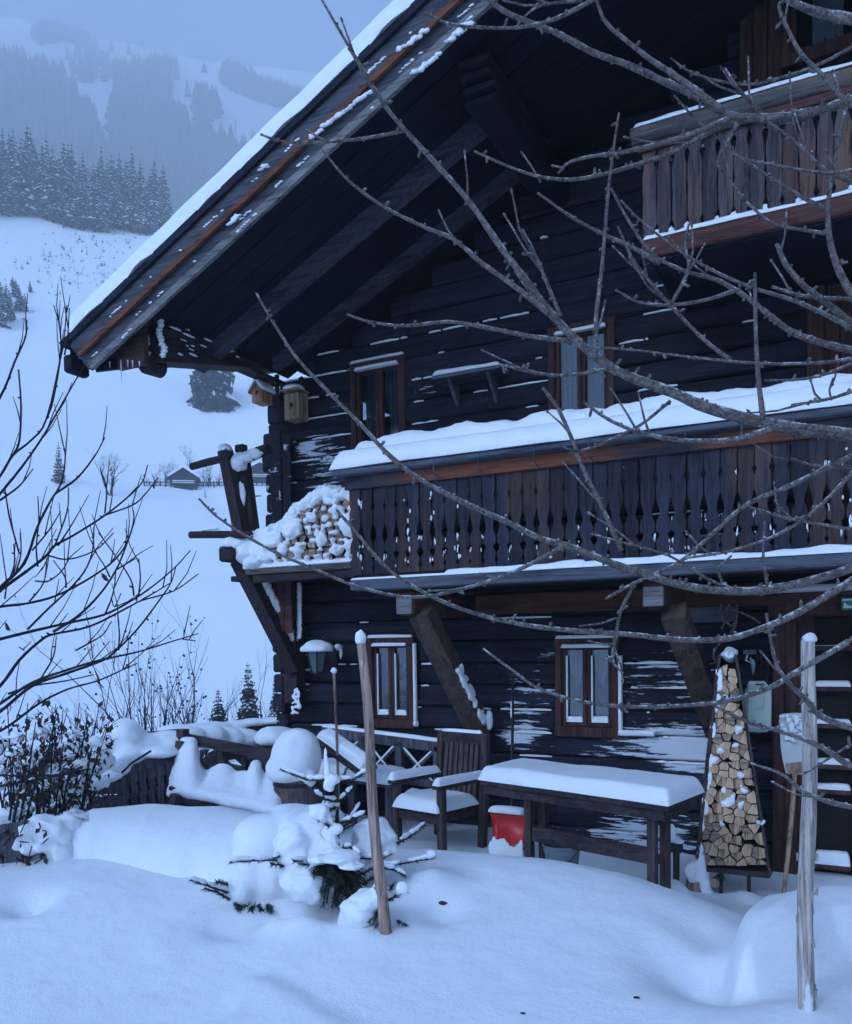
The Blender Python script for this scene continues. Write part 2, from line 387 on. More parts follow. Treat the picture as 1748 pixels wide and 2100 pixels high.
for px, py, z, r, h in [(880, 1835, .45, .16, .10), (560, 1885, .43, .08, .05), (620, 1890, .43, .09, .05), (905, 1868, .44, .10, -.06), (1000, 1790, .48, .3, .03),
                        (1450, 1985, .37, .22, -.10), (1440, 1900, .4, .16, -.05), (470, 1885, .43, .16, -.07), (560, 1868, .43, .16, -.09), (690, 1865, .42, .16, -.06), (1395, 1960, .38, .2, -.05),
                        (1390, 1815, .1, .10, .13), (1350, 1806, .12, .08, .10), (1530, 1835, .0, .12, .06), (1060, 1740, .11, .14, .16), (60, 1850, .45, .12, -.10)]:
    p = onZ(px, py, z); BUMPS.append((p.x, p.y, r, h))
def ground_z(x, y, D):
    zn = tps(x, y)
    sd = poly_sd(x, y); zn = zn + .15 * sst(0.0, .085, sd) + .05 * sst(.05, .25, sd) + .06 * sst(.1, .7, sd) - .03 * np.exp(-((sd + .07) / .08) ** 2)
    zn = zn + .035 * sst(0, .15, poly_sd(x, y, LP))
    for bx, by, r, h in BUMPS: zn = zn + h * np.exp(-((x - bx) ** 2 + (y - by) ** 2) / (r * r))
    w = sst(8.6, 12, D)
    return zn * (1 - w) + far_z(D, 0) * w
def g(x, y):
    D = math.hypot(x - CAM.x, y - CAM.y)
    if D > 12: return float(np.interp(D, PROF_D, PROF_Z)) + far_dz(x, y, D)
    return float(ground_z(np.array(x), np.array(y), np.array(D))) + (far_dz(x, y, D) if D > 12 else 0)

fwd = rad(90 + 27.2)
az = np.concatenate([np.arange(-150, -36, 3.), np.arange(-36, 36.01, .14), np.arange(39, 151, 3.)])
DD = np.concatenate([np.arange(.6, 9.4, .034), 9.4 * (470 / 9.4) ** (np.arange(1, 150) / 149.)])
A, D = np.meshgrid(np.radians(az), DD, indexing='ij')
X = CAM.x + D * np.cos(fwd - A); Y = CAM.y + D * np.sin(fwd - A)
Z = ground_z(X, Y, D)
na, nd = A.shape
fl = []
for i in range(na):
    for j in range(nd):
        x, y, d = X[i, j], Y[i, j], D[i, j]
        if d > 10: Z[i, j] += far_dz(x, y, d)
        else: Z[i, j] += .012 * fbm(x * .9, y * .9, 1, 3) + .004 * fbm(x * 5 + y, y * 7, 2, 3)
vs = np.stack([X, Y, Z], -1).reshape(-1, 3)
idx = np.arange(na * nd).reshape(na, nd)
fs = np.stack([idx[:-1, :-1], idx[:-1, 1:], idx[1:, 1:], idx[1:, :-1]], -1).reshape(-1, 4)
me = bpy.data.meshes.new('snow_ground'); me.from_pydata(vs.tolist(), [], fs.tolist()); me.polygons.foreach_set('use_smooth', [True] * len(me.polygons))
me.materials.append(M['snow_ground']); og = bpy.data.objects.new('snow_ground', me); COL.objects.link(og); tag(og, kind='structure')

def hill_hit(px, py, lo=9.):
    d = ray(px, py); h = math.hypot(d.x, d.y); D0 = lo
    while D0 < 470:
        t = D0 / h; p = CAM + d * t
        if p.z <= g(p.x, p.y): return p
        D0 *= 1.004
    return None

# ------------------------------------------------------------------ mountain
def mtn_z(D, a):
    e = np.interp(D, [480, 600, 760, 920, 1120, 1360, 1600], [.38, .43, .50, .56, .60, .63, .655])
    return 1.75 + D * e
az2 = np.arange(-60, 45, .5); D2 = np.linspace(480, 1600, 100)
mv = []; 
def mz(x, y, D):
    a = fwd - math.atan2(y - CAM.y, x - CAM.x)
    return float(mtn_z(D, a)) + 16 * fbm(x * .0032, y * .0032, 5, 4) - 60 * max(0, a + .05) ** 1.5 * (D - 480) / 500 - 30 * max(0, (-.40 - a)) * (D - 480) / 400
for a in np.radians(az2):
    for d in D2:
        x, y = CAM.x + d * math.cos(fwd - a), CAM.y + d * math.sin(fwd - a); mv.append((x, y, mz(x, y, d)))
n1, n2 = len(az2), len(D2)
m = MB(); m.add(mv, [(i * n2 + j, i * n2 + j + 1, (i + 1) * n2 + j + 1, (i + 1) * n2 + j) for i in range(n1 - 1) for j in range(n2 - 1)])
tag(m.build('mountain', 'snow_far', None, True), kind='structure')
def mtn_hit(px, py):
    d = ray(px, py); h = math.hypot(d.x, d.y); D0 = 482.
    st = 24.
    while D0 < 1600:
        p = CAM + d * (D0 / h)
        if p.z <= mz(p.x, p.y, D0):
            if st < 3: return p
            D0 -= st; st /= 4
        D0 += st
    return None

# ------------------------------------------------------------------ chalet
HOUSE = thing('log_chalet', (0, 0, 0), 'dark weathered log chalet with snow on its deep gabled roof and two carved balconies', 'house')
XE, ZE, SL, XR = -.65, 4.37, .4724, 5.8
ztop = lambda x: ZE + SL * (min(x, 2 * XR - x) - XE)
THK = .30
zund = lambda x: ztop(x) - THK
CX = lambda z: -.06 - .03 * z
ops = []
def opening(pa, pb, zb=None):
    a, b = onY(*pa, 0), onY(*pb, 0)
    o = [a.x, b.x, b.z if zb is None else zb, (a.z)]; ops.append(o); return o
oW1 = opening((722, 752), (832, 738), 3.42); oW2 = opening((1127, 678), (1260, 660), 3.42)
oG1 = opening((757, 1311), (852, 1485)); oG2 = opening((1141, 1313), (1270, 1503))
oD = [onY(1592, 1280, 0).x, onY(1592, 1280, 0).x + 1.12, -.25, onY(1592, 1272, 0).z]; ops.append(oD)
oB = [onY(1662, 530, 0).x, onY(1662, 530, 0).x + 1.0, 2.45, onY(1662, 548, 0).z]; ops.append(oB)
oT = [onY(1606, 100, 0).x, onY(1606, 100, 0).x + .82, onY(1620, 128, 0).z, onY(1620, 128, 0).z + 1.05]; ops.append(oT)
CH = .2
wall = MB(); attr = []
# wind-plastered snow: (px,py, rx m, rz m, strength)
SN = []
for px, py, rx, rz, s in [(1365, 1390, .55, .22, .27), (1390, 1515, .6, .14, .35), (1430, 1560, .3, .12, .40), (1240, 1545, .5, .06, .22), (1085, 1440, .28, .28, .23), (1060, 1510, .22, .1, .36),
                          (640, 915, .25, .12, .26), (680, 960, .4, .25, .16), (650, 1340, .3, .5, .12), (870, 800, .4, .15, .14), (700, 840, .3, .2, .12), (900, 1420, .5, .3, .12), (1330, 1700, .5, .2, .3),
                          (1230, 1760, .6, .12, .38), (1120, 1340, .3, .2, .1), (600, 1400, .15, .3, .22), (1250, 1750, .8, .15, .2), (930, 1730, .5, .2, .3), (1600, 1210, .3, .1, .2), (660, 1000, .5, .4, .1)]:
    p = onY(px, py, 0); SN.append((p.x, p.z, rx, rz, s))
def snowy(x, z): return sum(s * math.exp(-((x - a) / rx) ** 2 - ((z - b) / rz) ** 2) for a, b, rx, rz, s in SN)
def log_piece(x0, x1, z0, z1, seed, Y0=0., dirx=True):
    n = max(2, int((x1 - x0) / .12)); h = z1 - z0; vs = []; dy = .016 * math.sin(seed * 12.9) 
    prof = [(.13, 0), (.018, 0), (.002, .016), (0, h * .5), (.004, h - .02), (.022, h), (.13, h)]
    if h < .06: prof = [(.13, 0), (0, 0), (0, h), (.13, h)]
    m = len(prof)
    for i in range(n + 1):
        x = x0 + (x1 - x0) * i / n
        wz = .008 * noise.noise(V((x * .8, seed * 3.3, 0)))
        for py, pz in prof:
            vs.append((x, Y0 + py + dy + .010 * noise.noise(V((x * 2.2, pz * 9, seed * 5.1))), z0 + pz + (wz if h > .15 else 0)))
            attr.append(snowy(x, z0 + pz))
    f = [(i * m + k, (i + 1) * m + k, (i + 1) * m + (k + 1) % m, i * m + (k + 1) % m) for i in range(n) for k in range(m)]
    f += [tuple(range(m)), tuple(n * m + k for k in range(m - 1, -1, -1))]
    wall.add(vs, f)
SEAMS = []
nc = int(7.4 / CH)
for i in range(-2, nc):
    z0, z1 = i * CH, (i + 1) * CH - .011
    xa = CX(z0); xb = 2 * XR + .1
    if zund(xa) < z1:
        xa = max(xa, XE + (z1 + THK - ZE) / SL - .05); xb = 2 * XR - xa
    if xb - xa < .2: continue
    cuts = sorted(set([xa, xb] + [q for o in ops for q in o[:2] if xa < q < xb]))
    for a, b in zip(cuts[:-1], cuts[1:]):
        mid = (a + b) / 2; spans = [(z0, z1)]
        for o in ops:
            if o[0] - 1e-4 <= mid <= o[1] + 1e-4:
                ns = []
                for s0, s1 in spans:
                    if o[2] > s0: ns.append((s0, min(s1, o[2])))
                    if o[3] < s1: ns.append((max(s0, o[3]), s1))
                spans = [q for q in ns if q[1] - q[0] > .004]
        for s0, s1 in spans:
            log_piece(a, b, s0, s1, i + .37)
            if s1 == z1: SEAMS.append((a, b, z1, i))
wobj = wall.build('wall', 'log', HOUSE, False, attr)
# snow lying in the seams between the logs
sm = MB(); rs = random.Random(3)
def seam_strip(x0, x1, z, th, out=.018):
    n = max(2, int((x1 - x0) / .05)); P = []
    for i in range(n + 1):
        x = x0 + (x1 - x0) * i / n; e = min(1, 4 * min(i, n - i) / n + .15)
        t = th * e * max(.12, 1 + 1.5 * noise.noise(V((x * 11, z * 7, 1)))); o = out * e * (1 + .5 * noise.noise(V((x * 5, z * 3, 4))))
        for y, q in ((.02, -.012), (-o, -.010), (-o * .8, t * .5), (.0, t), (.02, t)): P.append((x, y, z + q))
    sm.add(P, [(i * 5 + k, i * 5 + 5 + k, i * 5 + 5 + (k + 1) % 5, i * 5 + (k + 1) % 5) for i in range(n) for k in range(5)])
for a, b, z, i in SEAMS:
    if z > 5.6 or z < .1: continue
    x = a + rs.random() * .3
    while x < min(b, 5.6) - .05:
        sv = snowy(x, z); pr = .16 + 1.4 * sv if z < 4.7 else .06
        ln = rs.uniform(.02, .14) if rs.random() < .8 else rs.uniform(.2, .7)
        if rs.random() < pr:
            seam_strip(x, min(x + ln, b - .01), z, rs.uniform(.002, .007) + .016 * sv)
        x += ln * rs.uniform(.7, 1.6)
for (xa, ya), (xb, yb), th in [((610, 722), (695, 703), .012), ((600, 800), (640, 795), .02), ((760, 700), (835, 672), .01), ((592, 935), (715, 912), .018), ((615, 1015), (700, 1006), .015),
                               ((845, 800), (890, 790), .03), ((845, 845), (900, 838), .02), ((1280, 1366), (1440, 1366), .02), ((865, 1362), (935, 1364), .03), ((880, 692), (960, 665), .01),
                               ((580, 790), (830, 748), .012), ((1270, 720), (1330, 705), .012), ((1310, 780), (1390, 765), .012), ((990, 640), (1085, 612), .008)]:
    p, q = onY(xa, ya, 0), onY(xb, yb, 0); zz = round((p.z + q.z) / 2 / CH) * CH - .011
    xx = p.x
    while xx < q.x:
        ll = rs.uniform(.08, .4); seam_strip(xx, min(q.x, xx + ll), zz, th * rs.uniform(.25, .75)); xx += ll * rs.uniform(.9, 1.3)
sm.build('snow_in_seams', 'snow', HOUSE, True)
# corner: cross-log ends and corner board
cb = MB()
for i in range(-1, 20):
    z0 = i * CH + .1
    if z0 > 3.9: break
    x = CX(z0); cb.box(x - .03 - .008 * (i % 3), x + .10, -.06 - .012 * ((i * 7) % 4), .2, z0 + .006, z0 + CH - .012, b=.02)
cb.build('corner_joint', 'log_end', HOUSE)
cbd = MB(); a = onY(556, 885, -.1); 
cbd.box(a.x, a.x + .13, -.125, -.098, 2.55, a.z, b=.006); cbd.box(a.x + .14, a.x + .24, -.118, -.096, 2.62, a.z - .06, b=.006)
cbd.build('corner_board', 'log_end', HOUSE)
# other walls keep the rooms dark
ow = MB(); ow.box(-.05, .08, .12, 10, -.5, 4.25); ow.box(2 * XR - .08, 2 * XR + .05, .12, 10, -.5, 4.25); ow.box(-.05, 2 * XR, 9.9, 10.05, -.5, 4.3)
ow.add([(-.05, 9.95, 4.3), (2 * XR, 9.95, 4.3), (XR, 9.95, 7.0)], [(0, 1, 2)])
ow.build('side_wall', 'log', HOUSE)
pt = MB(); pt.box(.1, 2 * XR - .1, 1.0, 1.06, -.5, 4.2); pt.box(.1, 2 * XR - .1, .14, 1.0, 2.28, 2.34); pt.build('inner_wall', 'dark_room', HOUSE)  # dark backing panel added behind the windows so the rooms look dark

# ---- windows
def window(o, name='window', pane_y=.045, snow_bits='', fm='frame', curtain=None, proud=.035, leaves=2):
    x0, x1, z0, z1 = o; f = MB(); w = .05
    f.box(x0 - .005, x0 + w, -proud, .1, z0, z1, b=.006); f.box(x1 - w, x1 + .005, -proud, .1, z0, z1, b=.006)
    f.box(x0 - .012, x1 + .012, -proud - .003, .1, z1 - w, z1 + .012, b=.006); f.box(x0 - .012, x1 + .012, -proud - .006, .1, z0 - .045, z0 + w * .8, b=.006)
    fo = f.build(name, fm, HOUSE)
    c = MB(); xs = np.linspace(x0 + w, x1 - w, leaves + 1); pn = MB(); s = .034
    for a, b in zip(xs[:-1], xs[1:]):
        a += .003; b -= .003; A, B = z0 + w * .85, z1 - w - .002
        c.box(a, a + s, -.004, .05, A, B, b=.004); c.box(b - s, b, -.004, .05, A, B, b=.004)
        c.box(a + s, b - s, -.002, .048, A, A + s * 1.2, b=.004); c.box(a + s, b - s, -.002, .048, B - s, B, b=.004)
        pn.box(a + s, b - s, .02, .026, A + s * 1.2, B - s)
    c.build('casement', fm, fo); pn.build('pane', 'glass', fo)
    if curtain:
        k = MB(); rr = random.Random(int(x0 * 100))
        for a, b in zip(xs[:-1], xs[1:]):
            a += .035; b -= .035; n = 14; A, B = z0 + w, z1 - w; P = []
            cut = [B - (B - A) * q for q in curtain]
            for i in range(n + 1):
                u = i / n; q = cut[0] + (cut[1] - cut[0]) * abs(math.sin(u * 3.1 + .2)) + rr.uniform(-.03, .03)
                x = a + (b - a) * u; y = .09 + .022 * math.sin(u * 22 + a * 9); P += [(x, y, max(A, q)), (x, y, B)]
            k.add(P, [(2 * i, 2 * i + 2, 2 * i + 3, 2 * i + 1) for i in range(n)])
        k.build('curtain', 'curtain', fo)
    s = MB(); y = -proud
    if 't' in snow_bits:
        s.pillow((x0 + .005, y - .012, z1 + .011), (x1 - x0 - .01, 0, 0), (0, .045, 0), .028, .014, .2, 3)
    if 'u' in snow_bits: s.pillow((x0 + .06, y - .03, z1 - w - .018), (x1 - x0 - .12, 0, 0), (0, .04, 0), .032, .014, .2, 4)
    if 'b' in snow_bits:
        for a, b in zip(xs[:-1], xs[1:]):
            s.pillow((a + .038, -.012, z0 + w + .03), (b - a - .076, 0, 0), (0, .03, 0), .045, .012, .3, 5)
            s.pillow((a + .037, -.006, z0 + .1), (.016, 0, 0), (0, 0, (z1 - z0) * .7), .012, .006, .3, 6, up=(0, -1, 0))
    if 's' in snow_bits:
        s.pillow((x1 + .004, -.03, z0 + .02), (.035, 0, 0), (0, 0, (z1 - z0) * (.92 if 't' in snow_bits and o is oG1 else .8)), .028, .014, .3, 7, up=(0, -1, 0))
        s.pillow((x1 + .0, -.03, z0 - .02), (.3 if o is oG2 else .05, 0, 0), (0, 0, .05), .03, .02, .3, 8, up=(0, -1, 0))
    if s.v: s.build('snow', 'snow', fo, True)
    return fo
window(oW1, snow_bits='tu', curtain=(.05, .8)); window(oW2, curtain=(.95, 1.0), snow_bits='u')
window(oG1, snow_bits='tubs', curtain=(.2, .35)); window(oG2, snow_bits='tubs', curtain=(.1, .5))
wt = window(oT, fm='frame_door', leaves=1)
k = MB(); b0, b1 = onY(1667, 0, .1), onY(1724, 92, .1)
zb = b1.z; P = [(b0.x, .1, zb + .9), (b1.x + .02, .1, zb + .9)]
xs = np.linspace(b1.x + .02, b0.x, 13); zz = [0, .0, .01, .10, .012, .0, .0, .11, .012, .0, .0, .02, .0]
k.prism(P + [(x, .1, zb + z) for x, z in zip(xs, zz)], (0, .006, 0)); k.build('blind', 'blue_blind', wt)
# panel boards left of the top window
k = MB(); xl = oT[0] - .30
for i in range(3): k.box(xl + i * .1, xl + i * .1 + .092, -.03 - .004 * i, .0, oT[2] - .25 + .03 * i, oT[3], b=.006)
k.build('cladding_board', 'frame_door', HOUSE)

# ---- doors
def door(o, name, fm, w=.13):
    x0, x1, z0, z1 = o; f = MB()
    f.box(x0 - .02, x0 + w, -.06, .1, z0, z1 + .02, b=.008); f.box(x1 - w, x1 + .02, -.06, .1, z0, z1 + .02, b=.008)
    f.box(x0 - .06, x1 + .06, -.075, .1, z1 + .021, z1 + .17, b=.008)
    return f.build(name, fm, HOUSE), x0 + w, x1 - w
fd, xa, xb = door(oD, 'door', 'frame_door', .26)
# glazed leaf with ledges that carry snow
lf = MB(); lf.box(xa, xb, .05, .09, oD[2], oD[3]); lf.build('leaf', 'dark_room', fd)
pb = MB(); xb = xa + .26
for i in range(3): pb.box(oD[0] + i * .085 - .015, oD[0] + i * .085 + .066, -.078 - .003 * (i % 2), -.061, oD[2], oD[3] - .02, b=.006)
for i in range(5): pb.box(xb + .01 + i * .14, xb + .01 + i * .14 + .132, -.03 - .004 * (i % 2), .02, oD[2], oD[3], b=.006)
pb.build('board', 'frame_door', fd)
lg = MB(); ls = MB()
for py, th in [(1325, .01), (1408, .05), (1484, .05), (1567, .06), (1618, .05), (1772, .12)]:
    z = onY(1690, py, -.02).z; lg = MB(); lg.box(xa + .002, xb - .002, -.05, .048, z - .035, z, b=.005); lg.build('ledge', 'frame_door', fd)
    ls.pillow((xa + .008, -.045, z + .001), (xb - xa - .016, 0, 0), (0, .08, 0), th * .75, .025, .3, py)
ls.build('snow', 'snow', fd, True)
lb = MB(); lb.box(oD[0] - .1, oD[1] + .1, -.16, -.01, oD[3] + .171, oD[3] + .195, b=.006); lbo = lb.build('canopy_board', 'frame_door', fd)
s = MB(); s.pillow((oD[0] - .09, -.17, oD[3] + .196), (1.3, 0, 0), (0, .16, 0), .065, .03, .2, 5); s.build('snow', 'snow', fd, True)
bd, xa, xb = door(oB, 'balcony_door', 'frame', .10)
lf = MB(); lf.box(xa, xa + .10, -.02, .06, oB[2], oB[3], b=.006); lf.box(xa + .105, xa + .2, -.035, .05, oB[2], oB[3] - .06, b=.006); lf.build('door_leaf', 'frame', bd)
k = MB(); k.box(xa + .205, xa + .30, -.03, .05, oB[2], oB[3] - .1, b=.006); k.box(xa + .305, xa + .36, -.04, .05, oB[2], oB[3] - .12, b=.006); k.box(xa + .205, xb, -.035, .05, oB[3] - .099, oB[3] - .03, b=.006); k.build('inner_frame', 'frame_light', bd)
k = MB(); k.box(xa + .362, xb, .03, .036, oB[2], oB[3] - .1); k.build('pane', 'glass', bd)

# ---- roof
ROOF = MB(); YF, YB = -1.88, 10.4
def slab(x0, x1, d0, d1, y0, y1, mb, mi=0):   # along the left rake, d measured down from the roof surface
    P = lambda x, d, y: (x, y, ztop(x) - d)
    mb.hexa([P(x0, d1, y0), P(x1, d1, y0), P(x1, d1, y1), P(x0, d1, y1), P(x0, d0, y0), P(x1, d0, y0), P(x1, d0, y1), P(x0, d0, y1)], mi)
EX = lambda y: -.80 + .75 * min(1, max(0, (y + 1.80) / 1.15))   # the eave is trimmed back behind the gable edge
def slab_cut(d0, d1, y0, y1, mb, off=0.):
    P = lambda x, d, y: (x, y, ztop(x) - d)
    mb.hexa([P(EX(y0) + off, d1, y0), P(XR, d1, y0), P(XR, d1, y1), P(EX(y1) + off, d1, y1), P(EX(y0) + off, d0, y0), P(XR, d0, y0), P(XR, d0, y1), P(EX(y1) + off, d0, y1)])
ys = [YF, -1.8, -1.5, -1.2, -.9, -.65, YB]
for y0, y1 in zip(ys[:-1], ys[1:]): slab_cut(0, .06, y0, y1, ROOF)
slab(XR, 2 * XR - XE + .12, 0, .06, YF, YB, ROOF)
roof = ROOF.build('roof', 'eave_dark', HOUSE)
so = MB(); nb = 9
for i in range(nb):      # soffit planks
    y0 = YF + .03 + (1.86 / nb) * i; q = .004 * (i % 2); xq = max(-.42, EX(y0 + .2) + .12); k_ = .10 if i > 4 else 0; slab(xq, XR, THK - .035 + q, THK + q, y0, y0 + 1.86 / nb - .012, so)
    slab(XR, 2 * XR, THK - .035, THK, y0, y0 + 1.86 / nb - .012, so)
so.build('soffit', 'soffit', roof)
def rake(d0, d1, y0, y1, xs, name, mt, x1=XR):
    m = MB(); P = lambda x, d, y: (x, y, ztop(x) - d)
    a0, a1 = xs + d0 * .62, xs + d1 * .62; n = 14
    for i in range(n):
        u, w = i / n, (i + 1) / n; A0, A1, B0, B1 = a0 + (x1 - a0) * u, a1 + (x1 - a1) * u, a0 + (x1 - a0) * w, a1 + (x1 - a1) * w
        wob = .004 * math.sin(i * 2.1)
        m.hexa([P(A1, d1 + wob, y0), P(B1, d1 - wob, y0), P(B1, d1 - wob, y1), P(A1, d1 + wob, y1), P(A0, d0, y0), P(B0, d0, y0), P(B0, d0, y1), P(A0, d0, y1)])
    return m.build(name, mt, roof)
X0 = XE - .10
rake(-.012, .050, -1.985, -1.881, X0 - .05, 'roof_edge', 'eave_dark')
bb1 = rake(.052, .215, -1.955, -1.90, X0, 'barge_board', 'barge')
rake(.20, .245, -1.985, -1.956, X0 + .03, 'trim_strip', 'barge_red')
bb2 = rake(.217, .375, -1.94, -1.895, X0, 'barge_board', 'barge')
rake(.360, .425, -1.972, -1.941, X0 + .04, 'trim_strip', 'barge_light')
# right half of the gable edge, seen only from another position
m = MB(); slab(XR, 2 * XR - XE + .1, .0, .40, -1.95, -1.9, m); m.build('barge_board', 'barge', roof)
# snow flecks caught on the barge boards
s = MB(); rr = random.Random(5)
for dd, y, n, big in ((.13, -1.952, 22, 1), (.205, -1.957, 16, 1), (.30, -1.938, 18, .8), (.395, -1.970, 9, .9)):
    for i in range(n):
        x = X0 + .2 + rr.random() ** .9 * 4.2; ln = rr.choice([.01, .02, .03, .05, .10, .14]) * big; tt = V((1, 0, SL)).normalized()
        for q in range(max(1, int(ln / .022))):
            p = V((x, y, ztop(x) - dd)) + tt * q * .024
            s.blob(p + V((0, 0, rr.uniform(-.006, .006))), (.018, .006, rr.uniform(.004, .010)), .6, i + q, 2)
for px, py, qx, qy in [(820, 100, 875, 62), (680, 245, 760, 190), (640, 280, 675, 250), (920, 85, 965, 45), (850, 150, 900, 110), (535, 345, 545, 340), (470, 460, 490, 440)]:
    a, b = onY(px, py, -1.985), onY(qx, qy, -1.985); n = int((b - a).length / .03) + 1
    for i in range(n + 1): s.blob(a.lerp(b, i / n) + V((0, -.002, rr.uniform(-.01, .01))), (.028, .012, rr.uniform(.006, .022)), .5, i + px, 2)
s.build('snow_fleck', 'snow', roof, True)
# the thick snow on the roof
s = MB(); tt = V((1, 0, SL)).normalized(); nn = V((-SL, 0, 1)).normalized()
s.pillow(V((X0 - .03, -1.99, ztop(X0 - .03) + .004)), tt * ((XR - X0) / tt.x + .05), V((0, .75, 0)), .225, .16, .06, 11, up=nn, step=.08, fr=6)
s.pillow(V((-.05, -1.35, ztop(-.05) + .004)), tt * ((XR + .05) / tt.x), V((0, 11.6, 0)), .215, .16, .06, 13, up=nn, step=.16, fr=6)
tr = V((-1, 0, SL)).normalized(); xr = 2 * XR - X0 + .03
s.pillow(V((xr, -1.99, ztop(xr) + .004)), tr * ((XR - X0) / tt.x + .05), V((0, 12.2, 0)), .225, .16, .06, 12, up=V((SL, 0, 1)).normalized(), step=.2, fr=4)
s.build('snow', 'snow', roof, True)
# eave board at the low end, closing triangle, purlins, rafters
m = MB(); e = XE - .13; m.box(e - .07, e + .02, -1.92, -1.70, ztop(e) - .22, ztop(e) - .075, b=.02)
for y0, y1 in ((-1.70, -1.2), (-1.2, -.66)): m.bar((EX(y0) + .02, y0, ztop(EX(y0)) - .13), (EX(y1) + .02, y1, ztop(EX(y1)) - .13), .05, .13)
m.build('eave_board', 'eave_dark', roof)
m = MB(); pa = onY(240, 738, -1.84); za = onY(320, 740, -1.84).z
m.prism([(pa.x, -1.84, za), (.0, -1.84, za), (.0, -1.84, zund(.0) + .0), (pa.x + .02, -1.84, zund(pa.x) - .03)], (0, .05, 0)); m.build('eave_infill', 'beam_x', roof)
def purlin(x0, x1, zb, zt, yend, k, name='purlin', step=.0, mt='beam_dark'):
    m = MB(); h = (zt - zb) / k
    for i in range(k):
        y0 = yend + (k - 1 - i) * step
        m.box(x0 + .012 * (i % 2), x1 - .012 * ((i + 1) % 2), y0, .05, zb + i * h + .004, zb + (i + 1) * h - .004, b=.03)
    return m.build(name, mt, HOUSE)
e0, e1, w0, w1 = onY(335, 742, -1.72), onY(335, 676, -1.72), onY(560, 764, -.05), onY(560, 668, -.05); zp = e0.z
pm = MB(); K = 3
for i in range(K):
    a0, a1 = e0.z + (e1.z - e0.z) * i / K + .004, e0.z + (e1.z - e0.z) * (i + 1) / K - .004; b0, b1 = w0.z + (w1.z - w0.z) * i / K + .004, w0.z + (w1.z - w0.z) * (i + 1) / K - .004
    xo = .012 * (i % 2); NS_ = 8
    for j in range(NS_):
        u, v = j / NS_, (j + 1) / NS_; y0, y1 = -1.72 + 1.70 * u, -1.72 + 1.70 * v; wv = .008 * math.sin(j * 1.9 + i)
        L0, L1, H0, H1 = a0 + (b0 - a0) * u, a0 + (b0 - a0) * v, a1 + (b1 - a1) * u, a1 + (b1 - a1) * v
        pm.hexa([(-.14 + xo, y0, L0), (.09 + xo + wv, y0, L0), (.09 + xo - wv, y1, L1), (-.14 + xo, y1, L1), (-.14 + xo, y0, H0), (.09 + xo + wv, y0, H0), (.09 + xo - wv, y1, H1), (-.14 + xo, y1, H1)])
pm.box(-.10, .06, -1.68, -.02, e1.z + .01, zund(0) - .004)
PU = pm.build('purlin', 'beam_dark', HOUSE)
m = MB(); m.tube([(-.06, -1.77, zp - .01), (-.06, -1.60, zp + .0)], .075, 14); m.build('log_nose', 'beam_dark', PU)
s = MB(); rr = random.Random(2)
for i in range(14):
    z = zp + .06 + i * .028; s.blob((-.12 + rr.uniform(0, .05), -1.735, z), (.035, .02, .022), .5, i, 2)
for i in range(10): s.blob((.06 + rr.uniform(0, .05), -1.73, zp + .05 + i * .03), (.03, .02, .02), .5, i + 40, 2)
for i in range(110):
    y = rr.uniform(-1.6, -.1); u = (y + 1.72) / 1.7; q = rr.choice([1, 1, 1, 1, .66, .5, .4, .25, .8]); z = (e0.z + (w0.z - e0.z) * u) * (1 - q) + (e1.z + (w1.z - e1.z) * u) * q
    s.blob((.10, y, z), (.010, rr.uniform(.012, .07), rr.uniform(.004, .010)), .4, i, 2)
s.build('snow', 'snow', PU, True)
c1 = onY(930, 195, -1.72); c2 = onY(985, 110, -1.72)
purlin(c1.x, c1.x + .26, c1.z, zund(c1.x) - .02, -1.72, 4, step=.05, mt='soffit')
purlin(XR - .14, XR + .14, zund(XR) - .8, zund(XR) - .1, -1.72, 3, step=.05)
for y, w, h in ((-1.15, .13, .12), (-.42, .11, .10)):
    m = MB(); x0 = -.10 if y < -1 else .2; x1 = 2.66 if y < -1 else 2.9
    P = lambda x, d, yy: (x, yy, zund(x) - d)
    for i in range(8):
        a, b = x0 + (x1 - x0) * i / 8, x0 + (x1 - x0) * (i + 1) / 8
        m.hexa([P(a, h, y), P(b, h, y), P(b, h, y + w), P(a, h, y + w), P(a, .001, y), P(b, .001, y), P(b, .001, y + w), P(a, .001, y + w)])
    m.build('rafter', 'rafter', HOUSE)
# stepped board under the soffit next to the wall
m = MB(); a, b = onY(600, 655, -.12), onY(975, 340, -.12)
P4 = [a, onY(740, 535, -.12), onY(770, 505, -.12), b, onY(985, 370, -.12), onY(790, 540, -.12), onY(740, 575, -.12), onY(620, 680, -.12)]
m.prism(P4, (0, .08, 0)); m.build('gable_board', 'rafter', HOUSE)
# icicles
for px, py, ln in ((248, 738, .17), (262, 738, .06), (272, 739, .06), (225, 742, .05), (286, 741, .045)):
    m = MB(); p = onY(px, py, -1.86); m.tube([p, p - V((0, 0, ln * .5)), p - V((0, 0, ln))], [.008, .005, .001], 6); m.build('icicle', 'ice', roof, True)
